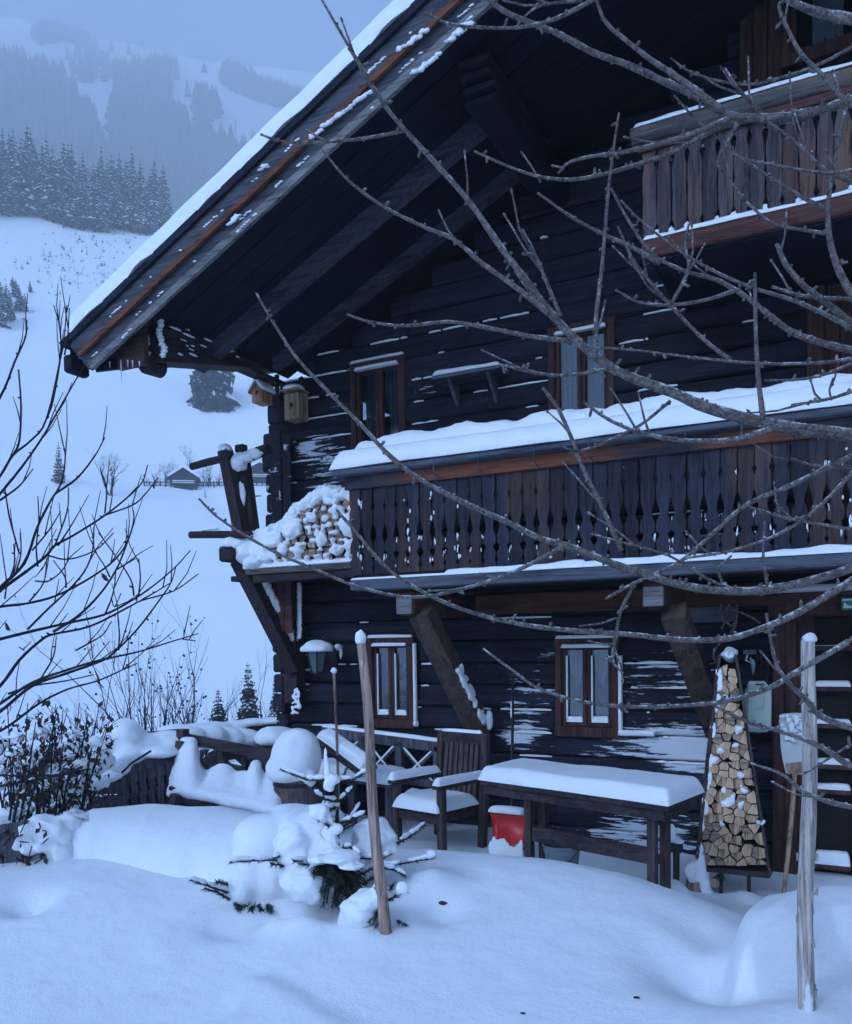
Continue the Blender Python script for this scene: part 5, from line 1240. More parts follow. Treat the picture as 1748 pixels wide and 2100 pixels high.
for px, py, w, h, dt in [(640, 1688, 36, 24, .0), (612, 1702, 36, 30, -.04), (600, 1725, 37, 34, -.08), (598, 1748, 36, 26, -.10), (612, 1764, 30, 14, -.12), (640, 1728, 30, 34, -.04), (655, 1755, 24, 16, -.10), (635, 1768, 26, 9, -.13),
                         (588, 1792, 20, 13, -.12), (606, 1806, 34, 26, -.14), (628, 1818, 34, 30, -.15), (640, 1832, 24, 22, -.15), (615, 1832, 24, 18, -.15), (655, 1812, 16, 16, -.13), (668, 1735, 22, 14, -.06)]: s.blob(atT(px, py, TS + dt), (w * k, w * k * .9, h * k), .30, px, 4, freq=1.6)
o = s.build('snow_pillow', 'snow', SP, True); remesh(o, .010, 6)
s = MB()
for px, py, w, h, dt in [(768, 1722, 46, 46, .15), (748, 1745, 32, 26, .08), (735, 1775, 16, 34, .05), (745, 1715, 22, 22, .1), (790, 1745, 26, 30, .15), (682, 1750, 30, 14, -.1), (700, 1758, 40, 12, -.16), (675, 1725, 20, 22, -.05), (655, 1665, 22, 18, -.08), (668, 1678, 16, 14, -.06), (678, 1655, 20, 24, .02), (676, 1610, 14, 14, -.06), (672, 1585, 7, 28, -.06), (668, 1560, 5, 26, -.06), (685, 1598, 14, 10, -.05),
                         (720, 1776, 26, 7, -.2), (652, 1762, 22, 9, -.2), (665, 1705, 18, 16, -.04), (690, 1700, 14, 12, -.08), (702, 1850, 20, 8, .1), (885, 1752, 12, 9, .05)]: s.blob(atT(px, py, TS + dt), (w * k, w * k * .85, h * k), .30, px, 4, freq=1.5)
o = s.build('snow_pillow', 'snow', SP, True); remesh(o, .008, 4)
# spruce sprig at the foot of the stake
tb_ = TS - .32; b0 = onZ(775, 1900, .40); T = thing('spruce_sprig', b0, 'small spruce sprig with a lump of snow at the foot of the leaning stake', 'sprig')
st, nd, sw = MB(), MB(), MB()
for a, b, c in [((785, 1850), (760, 1862), (735, 1868)), ((785, 1845), (805, 1842), (832, 1828)), ((788, 1838), (800, 1825), (806, 1815)), ((778, 1868), (766, 1880), (756, 1893)), ((784, 1868), (790, 1880), (770, 1902)), ((780, 1842), (770, 1830), (770, 1820)), ((790, 1850), (812, 1838), (828, 1822)), ((815, 1888), (822, 1892), (832, 1898)), ((785, 1860), (775, 1875), (765, 1896))]:
    needle_branch(st, nd, [atT(*a, tb_), atT(*b, tb_ - .03), atT(*c, tb_ - .06)], .005, .02, sw if c[1] < 1840 else None, rr)
st.build('stem', 'trunk', T); nd.build('needles', 'needle_near', T)
k = tb_ / 1750
for px, py, w, h, dt in [(738, 1868, 38, 34, .02), (755, 1846, 34, 24, -.02), (775, 1835, 20, 18, -.04), (718, 1885, 26, 26, .05), (825, 1822, 13, 13, -.08), (745, 1890, 26, 20, .06)]: sw.blob(atT(px, py, tb_ + dt), (w * k, w * k, h * k), .25, px, 3)
o = sw.build('snow', 'snow', T, True); remesh(o, .008, 3)

# ------------------------------------------------------------------ bare branches
def resample(pts, n=5):   # catmull-rom through pixel points
    P = [np.array(p, float) for p in pts]; P = [2 * P[0] - P[1]] + P + [2 * P[-1] - P[-2]]; out = []
    for i in range(1, len(P) - 2):
        for j in range(n):
            t = j / n; a, b, c, d = P[i - 1], P[i], P[i + 1], P[i + 2]
            out.append(.5 * (2 * b + (c - a) * t + (2 * a - 5 * b + 4 * c - d) * t * t + (3 * b - a - 3 * c + d) * t ** 3))
    out.append(P[-2]); return out
def limb(mb, pts, r0, r1, t0, seed, spur=0., rr=random, tw=.25, n=5):
    q = resample(pts, n); L = len(q); W = []; R = []
    for i, p in enumerate(q):
        u = i / (L - 1); t = t0 + tw * noise.noise(V((u * 1.6, seed * 3.1, 0))); W.append(atT(p[0], p[1], t)); R.append((r0 + (r1 - r0) * u) * t / 1750 * (1 + .20 * noise.noise(V((u * 34, seed, 1)))))
    mb.tube(W, R, 7)
    if spur:
        Lm = sum((W[i + 1] - W[i]).length for i in range(L - 1)); ns = int(Lm / .06 * spur)
        for _ in range(ns):
            i = rr.randrange(1, L - 1); d = (W[i + 1] - W[i]).normalized(); o = d.orthogonal().normalized(); an = rr.uniform(0, 6.28); w = (o * math.cos(an) + d.cross(o) * math.sin(an)); w = (w + V((0, 0, .4)) + d * .5).normalized(); ln = rr.choice([.004, .006, .008, .010, .014, .022])
            p = W[i].lerp(W[i + 1], rr.random()); mb.tube([p, p + w * (R[i] + ln * .7), p + w * (R[i] + ln)], [.0045, .005, .0025], 5)
    return W, R
FT = [  # tip first, pixel radius at the tip and at the root
 ([(655, -10), (710, 85), (750, 150), (800, 230), (880, 320), (960, 410), (1030, 510), (1080, 575), (1120, 630), (1165, 680), (1230, 738), (1290, 772), (1380, 805), (1450, 836), (1560, 865), (1640, 880), (1748, 893), (1950, 930)], 4, 19),
 ([(660, 305), (715, 370), (790, 425), (870, 465), (930, 490), (990, 540), (1060, 590), (1125, 642)], 4, 8),
 ([(535, 275), (580, 290), (650, 292), (750, 283), (830, 268)], 4, 5),
 ([(525, 600), (560, 660), (610, 735), (680, 810), (740, 870), (790, 925), (850, 975), (940, 1025), (1040, 1070), (1110, 1105), (1160, 1118), (1230, 1145), (1300, 1170), (1400, 1200), (1500, 1212), (1600, 1205), (1748, 1165), (1950, 1080)], 4, 14),
 ([(408, 1022), (440, 1055), (490, 1090), (560, 1130), (640, 1165), (740, 1205), (850, 1225), (960, 1205), (1060, 1170), (1120, 1140), (1165, 1115)], 4, 6),
 ([(690, 1045), (725, 1085), (800, 1170), (900, 1230), (1000, 1265), (1100, 1285), (1200, 1295), (1300, 1302), (1400, 1312), (1490, 1310), (1560, 1290), (1640, 1255), (1748, 1190), (1950, 1060)], 5, 11),
 ([(712, 645), (760, 660), (830, 668), (920, 660), (1000, 672), (1080, 688), (1175, 700)], 4, 7),
 ([(1220, 712), (1320, 720), (1440, 735), (1560, 745), (1660, 745), (1748, 735), (1900, 700)], 3, 6),
 ([(993, -10), (1038, 25), (1098, 50), (1153, 73), (1218, 108), (1288, 133), (1353, 163), (1413, 190), (1473, 225), (1503, 238), (1569, 242), (1624, 237), (1694, 222), (1748, 205), (1950, 150)], 8, 13),
 ([(1222, -5), (1243, 45), (1288, 85), (1333, 120), (1378, 150), (1428, 185), (1485, 228)], 5, 10),
 ([(1145, 355), (1168, 333), (1218, 320), (1273, 313), (1353, 295), (1423, 273), (1495, 243)], 4, 8),
 ([(973, 310), (1053, 345), (1113, 363), (1173, 368), (1233, 358), (1298, 340), (1373, 315), (1448, 275), (1505, 248)], 4, 8),
 ([(872, 25), (917, 47), (972, 55), (1047, 57), (1098, 50), (1148, 35), (1225, -5)], 4, 6), ([(1073, 35), (1113, 10), (1193, 0)], 3, 5),
 ([(1598, -10), (1649, 15), (1699, 30), (1748, 40), (1950, 90)], 10, 17),
 ([(1606, 2), (1598, 14), (1614, 55), (1644, 110), (1679, 145), (1724, 195), (1760, 225)], 5, 7),
 ([(1376, 118), (1408, 143), (1463, 163), (1539, 173), (1599, 160), (1674, 135), (1760, 90)], 3, 5),
 ([(1488, 140), (1518, 185), (1563, 232)], 3, 5), ([(1575, 250), (1638, 295), (1689, 345), (1760, 378)], 4, 7),
 ([(1383, 195), (1428, 245), (1478, 285), (1523, 325), (1583, 365), (1638, 400), (1700, 432)], 3, 6),
 ([(1490, 290), (1513, 320), (1598, 340), (1704, 355), (1780, 340)], 3, 5), ([(1481, 350), (1473, 330), (1488, 300), (1513, 252)], 5, 6),
 ([(1734, 225), (1709, 350), (1699, 425), (1704, 500), (1729, 570), (1770, 620), (1900, 700)], 5, 13),
 ([(1270, 230), (1258, 310), (1248, 390), (1240, 490), (1233, 565), (1223, 650), (1222, 735)], 4, 7),
 ([(1253, 385), (1288, 450), (1338, 520), (1403, 555), (1473, 575), (1539, 615), (1589, 655), (1624, 680), (1674, 700), (1760, 722), (1900, 760)], 4, 11),
 ([(1103, 395), (1173, 445), (1238, 480), (1303, 510), (1353, 540)], 4, 7),
 ([(1273, 410), (1323, 460), (1403, 520), (1473, 560), (1544, 590), (1624, 615), (1694, 645), (1760, 680), (1900, 740)], 3, 8),
 ([(1268, 465), (1298, 530), (1348, 595), (1398, 650), (1448, 700), (1500, 738)], 4, 6), ([(1263, 595), (1313, 620), (1378, 625), (1448, 615), (1515, 593)], 4, 6),
 ([(1594, 500), (1614, 545), (1654, 590), (1694, 620), (1760, 672)], 8, 10), ([(1583, 588), (1654, 608), (1760, 614)], 5, 6),
 ([(1549, 560), (1549, 590), (1551, 700), (1556, 780), (1566, 862)], 5, 8), ([(1413, 460), (1406, 500), (1413, 545), (1403, 575), (1373, 630)], 4, 6), ([(1513, 395), (1543, 425), (1593, 460), (1700, 480)], 4, 5),
 ([(1073, 520), (1098, 525), (1118, 570), (1150, 648)], 5, 6), ([(1113, 795), (1143, 835), (1173, 900), (1198, 965), (1233, 1035), (1275, 1130)], 6, 7),
 ([(1198, 825), (1248, 860), (1308, 885), (1373, 900), (1448, 905), (1514, 900), (1574, 882), (1624, 873), (1760, 888)], 5, 10),
 ([(1168, 930), (1223, 915), (1288, 885), (1323, 865), (1376, 822)], 4, 5), ([(1569, 780), (1639, 778), (1699, 765), (1770, 735)], 4, 5), ([(1624, 830), (1699, 818), (1770, 795)], 4, 6), ([(1709, 775), (1702, 800), (1706, 820)], 3, 3),
 ([(1030, 748), (1048, 753), (1098, 765), (1158, 770), (1243, 758)], 4, 5), ([(1213, 1095), (1288, 1115), (1373, 1140), (1448, 1185), (1490, 1205)], 3, 5),
 ([(1243, 1228), (1303, 1195), (1398, 1150), (1473, 1085), (1533, 1035), (1624, 995), (1748, 935), (1900, 860)], 5, 9), ([(1403, 1145), (1498, 1130), (1599, 1095), (1674, 1045), (1760, 958)], 4, 6),
 ([(1253, 1357), (1263, 1310), (1273, 1255), (1300, 1200)], 5, 5), ([(1539, 1040), (1624, 1065), (1770, 1090)], 4, 5), ([(1569, 1070), (1566, 1135), (1574, 1200)], 3, 5), ([(1624, 940), (1674, 955), (1770, 958)], 4, 5),
 ([(990, 1330), (1058, 1380), (1093, 1405), (1150, 1428), (1230, 1445), (1330, 1450), (1430, 1445), (1480, 1440), (1540, 1425), (1585, 1408), (1640, 1375), (1748, 1312), (1900, 1220)], 4, 9),
 ([(1467, 1448), (1539, 1483), (1591, 1497), (1650, 1516), (1702, 1542), (1748, 1572), (1900, 1640)], 5, 10), ([(1572, 1258), (1591, 1356), (1617, 1399), (1656, 1438), (1686, 1470), (1748, 1493), (1900, 1540)], 5, 11),
 ([(1539, 1565), (1604, 1588), (1643, 1620), (1686, 1640), (1748, 1656), (1900, 1680)], 4, 9), ([(1500, 1140), (1475, 1165), (1480, 1190), (1490, 1205)], 4, 5), ([(1640, 1590), (1670, 1575), (1740, 1530), (1790, 1500)], 3, 4), ([(1240, 1355), (1258, 1345), (1262, 1300)], 4, 5)]
rr = random.Random(77); m = MB(); T0 = 2.62
FTREE = thing('fruit_tree', onZ(2080, 2150, .34), 'bare grey fruit tree reaching its twiggy branches in front of the house from the right', 'tree')
ROOTS = []; ALLW = []
for i, (pts, a, b) in enumerate(FT):
    t0 = T0 + .10 * math.sin(i * 2.4); W, R = limb(m, pts, a * .60, b * .74, t0, i, 1.2, rr, .12)
    ALLW.append((W, R))
    if pts[-1][0] > 1755: ROOTS.append((W[-1], R[-1]))
for _ in range(70):
    W, R = rr.choice(ALLW); k_ = rr.randrange(2, len(W) - 2); d_ = (W[k_] - W[k_ + 1]).normalized(); e_ = (d_ * .8 + V((rr.uniform(-.5, .5), rr.uniform(-.4, .4), rr.uniform(-.2, .8)))).normalized(); L_ = rr.uniform(.04, .20); q_ = W[k_] + e_ * L_ * .5; z_ = q_ + (e_ + V((rr.uniform(-.3, .3), 0, rr.uniform(0, .4)))) * L_ * .5; m.tube([W[k_], q_, z_], [.0042, .0034, .0026], 5); m.tube([z_, z_ + (z_ - q_).normalized() * .006, z_ + (z_ - q_).normalized() * .014], [.0035, .0048, .001], 5)
m.build('branches', 'branch', FTREE, True)
m = MB(); x0 = onZ(2080, 2150, .34); top = V((x0.x, x0.y, 4.6)); tr = [x0 - V((0, 0, .2))] + [x0.lerp(top, u) + V((.04 * math.sin(u * 6), .03 * math.cos(u * 5), 0)) for u in np.linspace(.1, 1, 8)]
m.tube(tr, [.12, .10, .095, .09, .085, .075, .065, .05, .035], 12)
for p, r in ROOTS:
    z = min(4.4, max(.6, p.z - .15 - .2 * abs(p.x - x0.x))); q = V((x0.x, x0.y, z)); m.tube([p, p.lerp(q, .5) - V((0, 0, .03)), q], [r, r * 1.15, r * 1.4], 7)
m.build('trunk', 'branch', FTREE, True)
# bare tree at the left edge
S = .331
LT_ = [([(385, 200), (405, 300), (380, 460), (310, 580), (230, 740), (150, 960), (0, 1110), (-200, 1300)], 2, 6), ([(915, 350), (880, 460), (780, 560), (640, 670), (450, 790), (340, 850), (280, 920), (150, 1020), (0, 1130), (-200, 1300)], 2, 6),
 ([(980, 430), (900, 530), (820, 600), (640, 665)], 2, 3), ([(820, 610), (830, 680), (800, 800), (720, 930), (560, 1050), (350, 1160), (160, 1210), (0, 1230), (-200, 1290)], 2, 5),
 ([(1180, 880), (1090, 980), (950, 1100), (800, 1200), (640, 1280), (420, 1330), (200, 1380), (0, 1430), (-200, 1480)], 2, 6), ([(1230, 1025), (1080, 1130), (880, 1190), (800, 1230), (560, 1350), (330, 1400), (250, 1440), (120, 1560), (0, 1720), (-200, 1900)], 2, 6),
 ([(560, 730), (580, 840), (540, 980), (450, 1100), (300, 1240), (170, 1370)], 2, 4), ([(835, 700), (790, 830), (720, 1000), (620, 1150), (480, 1290), (330, 1385)], 2, 5), ([(1090, 980), (1060, 1080), (980, 1200), (850, 1370), (720, 1500), (640, 1560), (420, 1640), (200, 1720), (0, 1880), (-200, 2000)], 2, 6),
 ([(1230, 1395), (1080, 1440), (850, 1510), (620, 1560), (420, 1620), (200, 1700), (0, 1830), (-200, 1950)], 2, 6), ([(850, 1580), (760, 1620), (600, 1690), (420, 1740), (240, 1830), (50, 1970), (-150, 2080)], 2, 5),
 ([(414, -640), (390, -400), (290, 60), (190, 200), (80, 290), (0, 420), (-200, 700)], 2, 5), ([(538, -290), (454, -150), (340, 50), (250, 200), (130, 370), (0, 530), (-200, 780)], 2, 5), ([(333, -640), (370, -500), (375, -330), (330, -60), (290, 60)], 2, 4), ([(430, -620), (420, -450), (400, -330)], 2, 3),
 ([(166, -550), (157, -440), (91, -290), (0, -70), (-200, 200)], 2, 5), ([(115, -240), (130, -20), (120, 200), (80, 290)], 3, 4), ([(650, 180), (590, 290), (480, 430), (340, 530)], 2, 4), ([(425, 490), (415, 640), (340, 850)], 2, 3), ([(620, 370), (660, 500), (650, 650)], 2, 3),
 ([(235, 545), (240, 700), (225, 860), (235, 980)], 2, 3), ([(125, 770), (130, 900), (100, 1010)], 2, 3), ([(25, 960), (40, 1080), (30, 1180)], 2, 3), ([(85, 840), (90, 960), (60, 1060)], 2, 3), ([(205, 375), (120, 480), (0, 570)], 2, 4), ([(30, 500), (60, 680), (120, 900)], 3, 3),
 ([(705, 770), (590, 880), (420, 935), (290, 910)], 2, 3), ([(840, 930), (720, 1000)], 2, 3), ([(860, 930), (870, 1050), (860, 1160)], 2, 3), ([(610, 770), (720, 920), (810, 1060), (830, 1160)], 2, 3), ([(585, 880), (650, 980), (680, 1045)], 2, 3), ([(460, 695), (420, 760), (360, 850)], 2, 3), ([(375, 640), (300, 760), (200, 880)], 2, 3),
 ([(750, 1145), (710, 1230), (690, 1170)], 2, 2), ([(720, 1000), (700, 1150), (650, 1280)], 2, 3), ([(1140, 1375), (1140, 1425)], 2, 2), ([(1210, 1440), (1130, 1430)], 2, 2), ([(730, 1290), (740, 1400), (735, 1490)], 2, 3), ([(770, 1405), (735, 1495)], 2, 3), ([(560, 1420), (575, 1550)], 2, 2), ([(350, 1410), (330, 1540), (250, 1680)], 2, 3), ([(150, 1500), (120, 1480)], 2, 2),
 ([(580, 1650), (400, 1690), (200, 1720), (50, 1770)], 2, 4), ([(600, 1690), (640, 1730)], 2, 2), ([(690, 1320), (640, 1400), (560, 1450), (470, 1500)], 2, 3), ([(1060, 1080), (960, 1140), (880, 1185)], 2, 3), ([(430, 930), (380, 1010), (300, 1070), (220, 1070)], 2, 3), ([(330, 940), (400, 1040), (410, 1110)], 2, 3), ([(260, 1000), (300, 920)], 2, 2), ([(290, 930), (270, 1080), (180, 1200)], 2, 3)]
LT2 = thing('bare_sapling', onZ(-330, 1900, .42), 'dark leafless young tree spreading thin curved twigs in from the left edge', 'tree')
m = MB(); ROOTS = []
for i, (pts, a, b) in enumerate(LT_):
    P = [(p[0] * S, 837.5 + p[1] * S) for p in pts]; W, R = limb(m, P, a * .55, b * .62, 4.6 + .12 * math.sin(i * 1.9), i + 100, .25, rr, .15, 4)
    for _ in range(4 if len(P) > 4 else 1):
        k_ = rr.randrange(1, len(W) - 2); d_ = (W[k_] - W[k_ + 1]).normalized(); e_ = (d_ + V((rr.uniform(-.5, .5), rr.uniform(-.5, .5), rr.uniform(.1, .9)))).normalized(); L_ = rr.uniform(.08, .26); q_ = W[k_] + e_ * L_ * .5 + V((0, 0, .01)); m.tube([W[k_], q_, q_ + (e_ + V((rr.uniform(-.3, .3), 0, rr.uniform(0, .5)))) * L_ * .5], [.0036, .0028, .0018], 5)
    if P[-1][0] < -40: ROOTS.append((W[-1], R[-1]))
m.build('branches', 'twig_dark', LT2, True)
m = MB(); x0 = onZ(-330, 1900, .42); tr = [x0 - V((0, 0, .2)), x0 + V((.02, 0, .8)), x0 + V((-.02, .02, 1.6)), x0 + V((.0, 0, 2.6))]; m.tube(tr, [.07, .055, .045, .02], 10)
for p, r in ROOTS: q = V((x0.x, x0.y, max(.3, min(2.5, p.z - .25)))); m.tube([p, p.lerp(q, .5) - V((0, 0, .02)), q], [r, r * 1.2, r * 1.5], 6)
m.build('trunk', 'twig_dark', LT2, True)
for px, py in [(210, 1180), (8, 1275)]:
    m = MB()
    for i in range(3): c = atT(px + rr.uniform(-3, 3), py + rr.uniform(-6, 6), 4.6); m.add([c, c + V((.02, 0, -.01)), c + V((.03, .01, -.04)), c + V((.005, 0, -.03))], [(0, 1, 2, 3)])
    m.build('dead_leaf', 'leaf', LT2)

# leafy shrub at the left edge, with snow caught in it
rr = random.Random(55); T = thing('leafy_shrub', onZ(110, 1770, .47), 'dense dark shrub hung with withered leaves and clumps of snow, at the left edge', 'shrub')
st, lv, sw = MB(), MB(), MB()
def leaf(c, l, rr):
    d = V((rr.uniform(-.6, .6), rr.uniform(-.6, .6), -rr.uniform(.3, 1))).normalized(); s_ = d.cross(V((rr.uniform(-1, 1), rr.uniform(-1, 1), .2))).normalized() * l * .28; n = d.cross(s_).normalized() * l * .12
    lv.add([c, c + d * l * .45 + s_ + n, c + d * l, c + d * l * .45 - s_ + n, c + d * l * .5], [(0, 1, 4), (1, 2, 4), (2, 3, 4), (3, 0, 4)], 0 if rr.random() < .8 else 1)
cent = []
for i in range(46):
    bx, by = rr.uniform(10, 190), rr.uniform(1660, 1760); tx, ty = bx + rr.uniform(-70, 80), rr.uniform(1440, 1600); t = rr.uniform(5.3, 6.5)
    if tx > 250: continue
    P = [atT(bx, by, t), atT((bx + tx) / 2 + rr.uniform(-12, 12), (by + ty) / 2, t), atT(tx, ty, t)]
    st.tube(P, [.009, .006, .003], 5); cent.append((P, ty))
for P, ty in cent:
    for j in range(rr.randint(10, 20)):
        u = rr.uniform(.3, 1.05); c = P[0].lerp(P[1], u * 2) if u < .5 else P[1].lerp(P[2], min(1.05, u * 2 - 1)); c = c + V((rr.uniform(-.09, .09), rr.uniform(-.09, .09), rr.uniform(-.06, .06))); st.tube([c, c + V((rr.uniform(-.05, .05), rr.uniform(-.05, .05), rr.uniform(-.05, .05)))], .002, 4)
        leaf(c, rr.uniform(.03, .065), rr)
for i in range(420):
    x, y = rr.gauss(105, 62), rr.gauss(1570, 62)
    if -40 < x < 232 and 1462 < y < 1745: leaf(atT(x, y, rr.uniform(5.2, 6.5)), rr.uniform(.03, .06), rr)
for i in range(190):
    x, y = rr.uniform(-20, 215), rr.uniform(1500, 1700)
    if x > 160 and y > 1640: continue
    w = rr.choice([4, 5, 6, 8, 10, 14, 20]); t = rr.uniform(5.5, 6.6); sw.blob(atT(x, y, t), (w * t / 1750, w * t / 1750, w * .6 * t / 1750), .55, i, 2, freq=2.2)
for x, y, w, h in [(55, 1640, 30, 26), (150, 1640, 35, 30), (180, 1605, 30, 20), (100, 1600, 30, 24), (40, 1560, 30, 20), (20, 1660, 30, 25), (140, 1540, 26, 20), (205, 1560, 24, 26), (75, 1690, 28, 20)]: sw.blob(atT(x, y, 6.5), (w * 6.5 / 1750, .12, h * 6.5 / 1750), .3, x, 3)
for i in range(50):   # low tangle under it
    a = atT(rr.uniform(-10, 105), rr.uniform(1690, 1780), rr.uniform(4.9, 5.3)); st.tube([a, a + V((rr.uniform(-.12, .12), rr.uniform(-.1, .1), rr.uniform(-.1, .1)))], .004, 4); leaf(a, .05, rr)
for P in ([(0, 1590), (60, 1592), (110, 1590), (165, 1580)], [(0, 1612), (70, 1600), (130, 1590), (170, 1572)], [(85, 1560), (88, 1640), (95, 1720), (98, 1745)], [(250, 1585), (270, 1565), (310, 1540)]): st.tube([atT(a, b, 5.2) for a, b in P], .007, 5)
for i in range(12): leaf(atT(rr.uniform(290, 345), rr.uniform(1535, 1560) - 0, 6.4), .05, rr) if i < 0 else None
st.build('stems', 'twig_dark', T); lv.build('leaves', ['leaf', 'leaf_brown'], T); remesh(sw.build('snow', 'snow', T, True), .009, 1)
m = MB()
for i, (x0, x1, y) in enumerate([(-60, 62, 1738)]): a, b = atT(x0, y, 5.0), atT(x1, y - 20, 5.05); m.bar(a, b, .06, .20); m.bar(a - V((0, 0, .15)), b - V((0, 0, .15)), .08, .12)
o = m.build('garden_edging', 'plank_fence'); tag(o, 'dark timber edging board under the leafy shrub at the left edge', 'edging')

# a few bits of twig blown onto the snow
for px, py, l in [(368, 1768, .03), (1068, 2028, .02), (1300, 2010, .025), (1420, 2090, .02)]:
    c = onZ(px, py, .4); c.z = g(c.x, c.y) + .006; m = MB(); a_ = rr.uniform(-.5, .5); m.tube([c, c + V((l * .5, a_ * l, .004)), c + V((l, 0, .002))], [.004, .005, .003], 5); tag(m.build('twig_scrap', 'twig_dark'), 'tiny scrap of dark twig lying on the smooth snow', 'twig', 'twig scraps on the snow')
# ------------------------------------------------------------------ trees beyond the garden
def branchy(mb, p, d, L, r, lev, rr, tips, spread=.5):
    n = 3; q = p; pts = [p]; rs = [r]
    for i in range(n):
        d = (d + V((rr.uniform(-.16, .16), rr.uniform(-.16, .16), rr.uniform(-.02, .12)))).normalized(); q = q + d * L / n; pts.append(q); rs.append(r * (1 - .5 * (i + 1) / n))
    mb.tube(pts, rs, 5 if lev > 1 else 4, cap=False); tips.append(q)
    if lev > 0:
        for k in range(rr.randint(3, 5)):
            i = rr.randint(1, n); e = (d + V((rr.uniform(-1, 1), rr.uniform(-1, 1), rr.uniform(-.1, .6))) * spread).normalized(); branchy(mb, pts[i], e, L * rr.uniform(.45, .7), rs[i] * .6, lev - 1, rr, tips, spread)
def bare_tree(px, top, base, t, label, stems, seed, name='bare_shrub', cat='shrub', dots=0, lev=2, spread=.5, grp=None, rk=1.):
    rr = random.Random(seed); b = atT(px, base, t); b.z = g(b.x, b.y) - .05; hgt = atT(px, top, t).z - b.z
    T = thing(name, b, label, cat, grp); m = MB(); tips = []
    for k in range(stems):
        a = rr.uniform(0, 6.28); w = .38 if stems > 1 else .05; branchy(m, b + V((.02 * math.cos(a), .02 * math.sin(a), 0)), V((w * math.cos(a), w * math.sin(a), 1)).normalized(), hgt * rr.uniform(.5, .72), hgt * .010 * rk, lev, rr, tips, spread)
    m.build('branches', 'twig_dark', T)
    if dots:
        m = MB(); s = MB(); k = t / 1750
        for i in range(dots): c = rr.choice(tips) + V((rr.uniform(-1, 1), rr.uniform(-1, 1), rr.uniform(-1, .6))) * hgt * .04; (m if rr.random() < .8 else s).blob(c, k * rr.uniform(1.4, 3), .3, i, 1)
        m.build('berries', 'berry', T); s.build('snow', 'snow', T)
    return T
bare_tree(328, 1322, 1500, 13, 'leafless many-stemmed shrub dotted with dried fruit, behind the snowy terrace fence', 9, 1, dots=150)
bare_tree(415, 1372, 1500, 14, 'thin leafless shrub with scattered dried fruit, between the large shrub and the small spruces', 4, 2, dots=50)
bare_tree(235, 1395, 1500, 12, 'faint tangle of bare stems rising over the withered shrub', 5, 3)
bare_tree(556, 1352, 1480, 30, 'airy bare tree between the dark spruce and the house corner', 4, 5, 'bare_tree', 'tree')
bare_tree(482, 1385, 1480, 34, 'pale bare tree tucked between the two small spruces', 4, 6, 'bare_tree', 'tree')
def spruce_parts(h, r, nl, nb, seed, droop=.35, snow=.7, bare=.10, thin=1., snk=1.):
    rr = random.Random(seed); cr = MB(); tk = MB(); tk.tube([(0, 0, -.3), (0, 0, h * .5), (0, 0, h)], [h * .016, h * .009, h * .001], 6)
    for i in range(nl):
        zf = bare + (1 - bare) * (i + rr.uniform(-.3, .3)) / nl; zf = min(.985, zf); R = r * (1 - zf) ** .82 * rr.uniform(.75, 1.12) + h * .006; n = max(4, int(nb * (1 - zf * .5)))
        for k in range(n):
            a = 2 * math.pi * (k + rr.random()) / n; L = R * rr.uniform(.65, 1.15); w = L * .26 * thin + h * .004; z = h * zf; d = V((math.cos(a), math.sin(a), 0)); sd = V((-d.y, d.x, 0)); dr = droop * L
            p0 = V((0, 0, z)); p1 = d * L * .55 + V((0, 0, z - dr * .35)); p2 = d * L + V((0, 0, z - dr)); lo = V((0, 0, -w * .8)); j = rr.uniform(.7, 1.3)
            cr.add([p0, p1 + sd * w * j + lo, p2, p1 - sd * w + lo, p1 + V((0, 0, w * .15))], [(0, 1, 4), (1, 2, 4), (2, 3, 4), (3, 0, 4)], 0)
            for q in range(2):   # hanging twigs
                e = p1.lerp(p2, rr.uniform(-.4, .9)) + sd * w * rr.uniform(-.8, .8); cr.add([e + d * w * .5, e - d * w * .4, e + V((0, 0, -w * rr.uniform(1.2, 2.4)))], [(0, 1, 2)], 0)
            if rr.random() < snow:
                u = V((0, 0, w * .30 * snk)); s_ = rr.uniform(.35, .75) * snk; cr.add([p0.lerp(p1, .35) + u, p1 + sd * w * s_ + u * .2 + lo * .35, p2.lerp(p1, .12) + u * .9, p1 - sd * w * s_ + u * .2 + lo * .35, p1 + u * 1.9], [(0, 1, 4), (1, 2, 4), (2, 3, 4), (3, 0, 4)], 1)
    return cr, tk
def spruce_meshes(mats, *a, **k):
    cr, tk = spruce_parts(*a, **k); o1 = cr.build('crown', mats); o2 = tk.build('trunk', 'trunk'); r = (o1.data, o2.data); bpy.data.objects.remove(o1); bpy.data.objects.remove(o2); return r
def plant(meshes, p, s, rot, label, group=None, name='spruce_tree', cat='tree', sx=1.):
    T = thing(name, p, label, cat, group)
    for nm, me in zip(('crown', 'trunk'), meshes):
        o = bpy.data.objects.new(nm, me); COL.objects.link(o); o.parent = T; o.scale = (s * sx, s * sx, s); o.rotation_euler = (0, 0, rot)
    return T
NS = ['needle', 'snow']
sp_small = spruce_meshes(NS, 1., .27, 30, 14, 3, droop=.42, snow=.12, bare=.02)
sp_tall = spruce_meshes(NS, 1., .16, 36, 13, 4, droop=.5, snow=.22, bare=.04)
for px, top, t, me, lab, sx in [(449, 1410, 32, sp_small, 'small neat dark spruce just above the terrace fence', 1.0), (511, 1358, 34, sp_tall, 'taller narrow spruce left of the house corner, above the terrace fence', 1.35)]:
    b = atT(px, 1480, t); b.z = g(b.x, b.y) - .1; h = atT(px, top, t).z - b.z; plant(me, b, h, px, lab, sx=sx)
b = atT(566, 1480, 36); b.z = g(b.x, b.y) - .1; plant(sp_tall, b, atT(566, 1390, 36).z - b.z, 2, 'half hidden snowy spruce touching the house corner', sx=1.2)
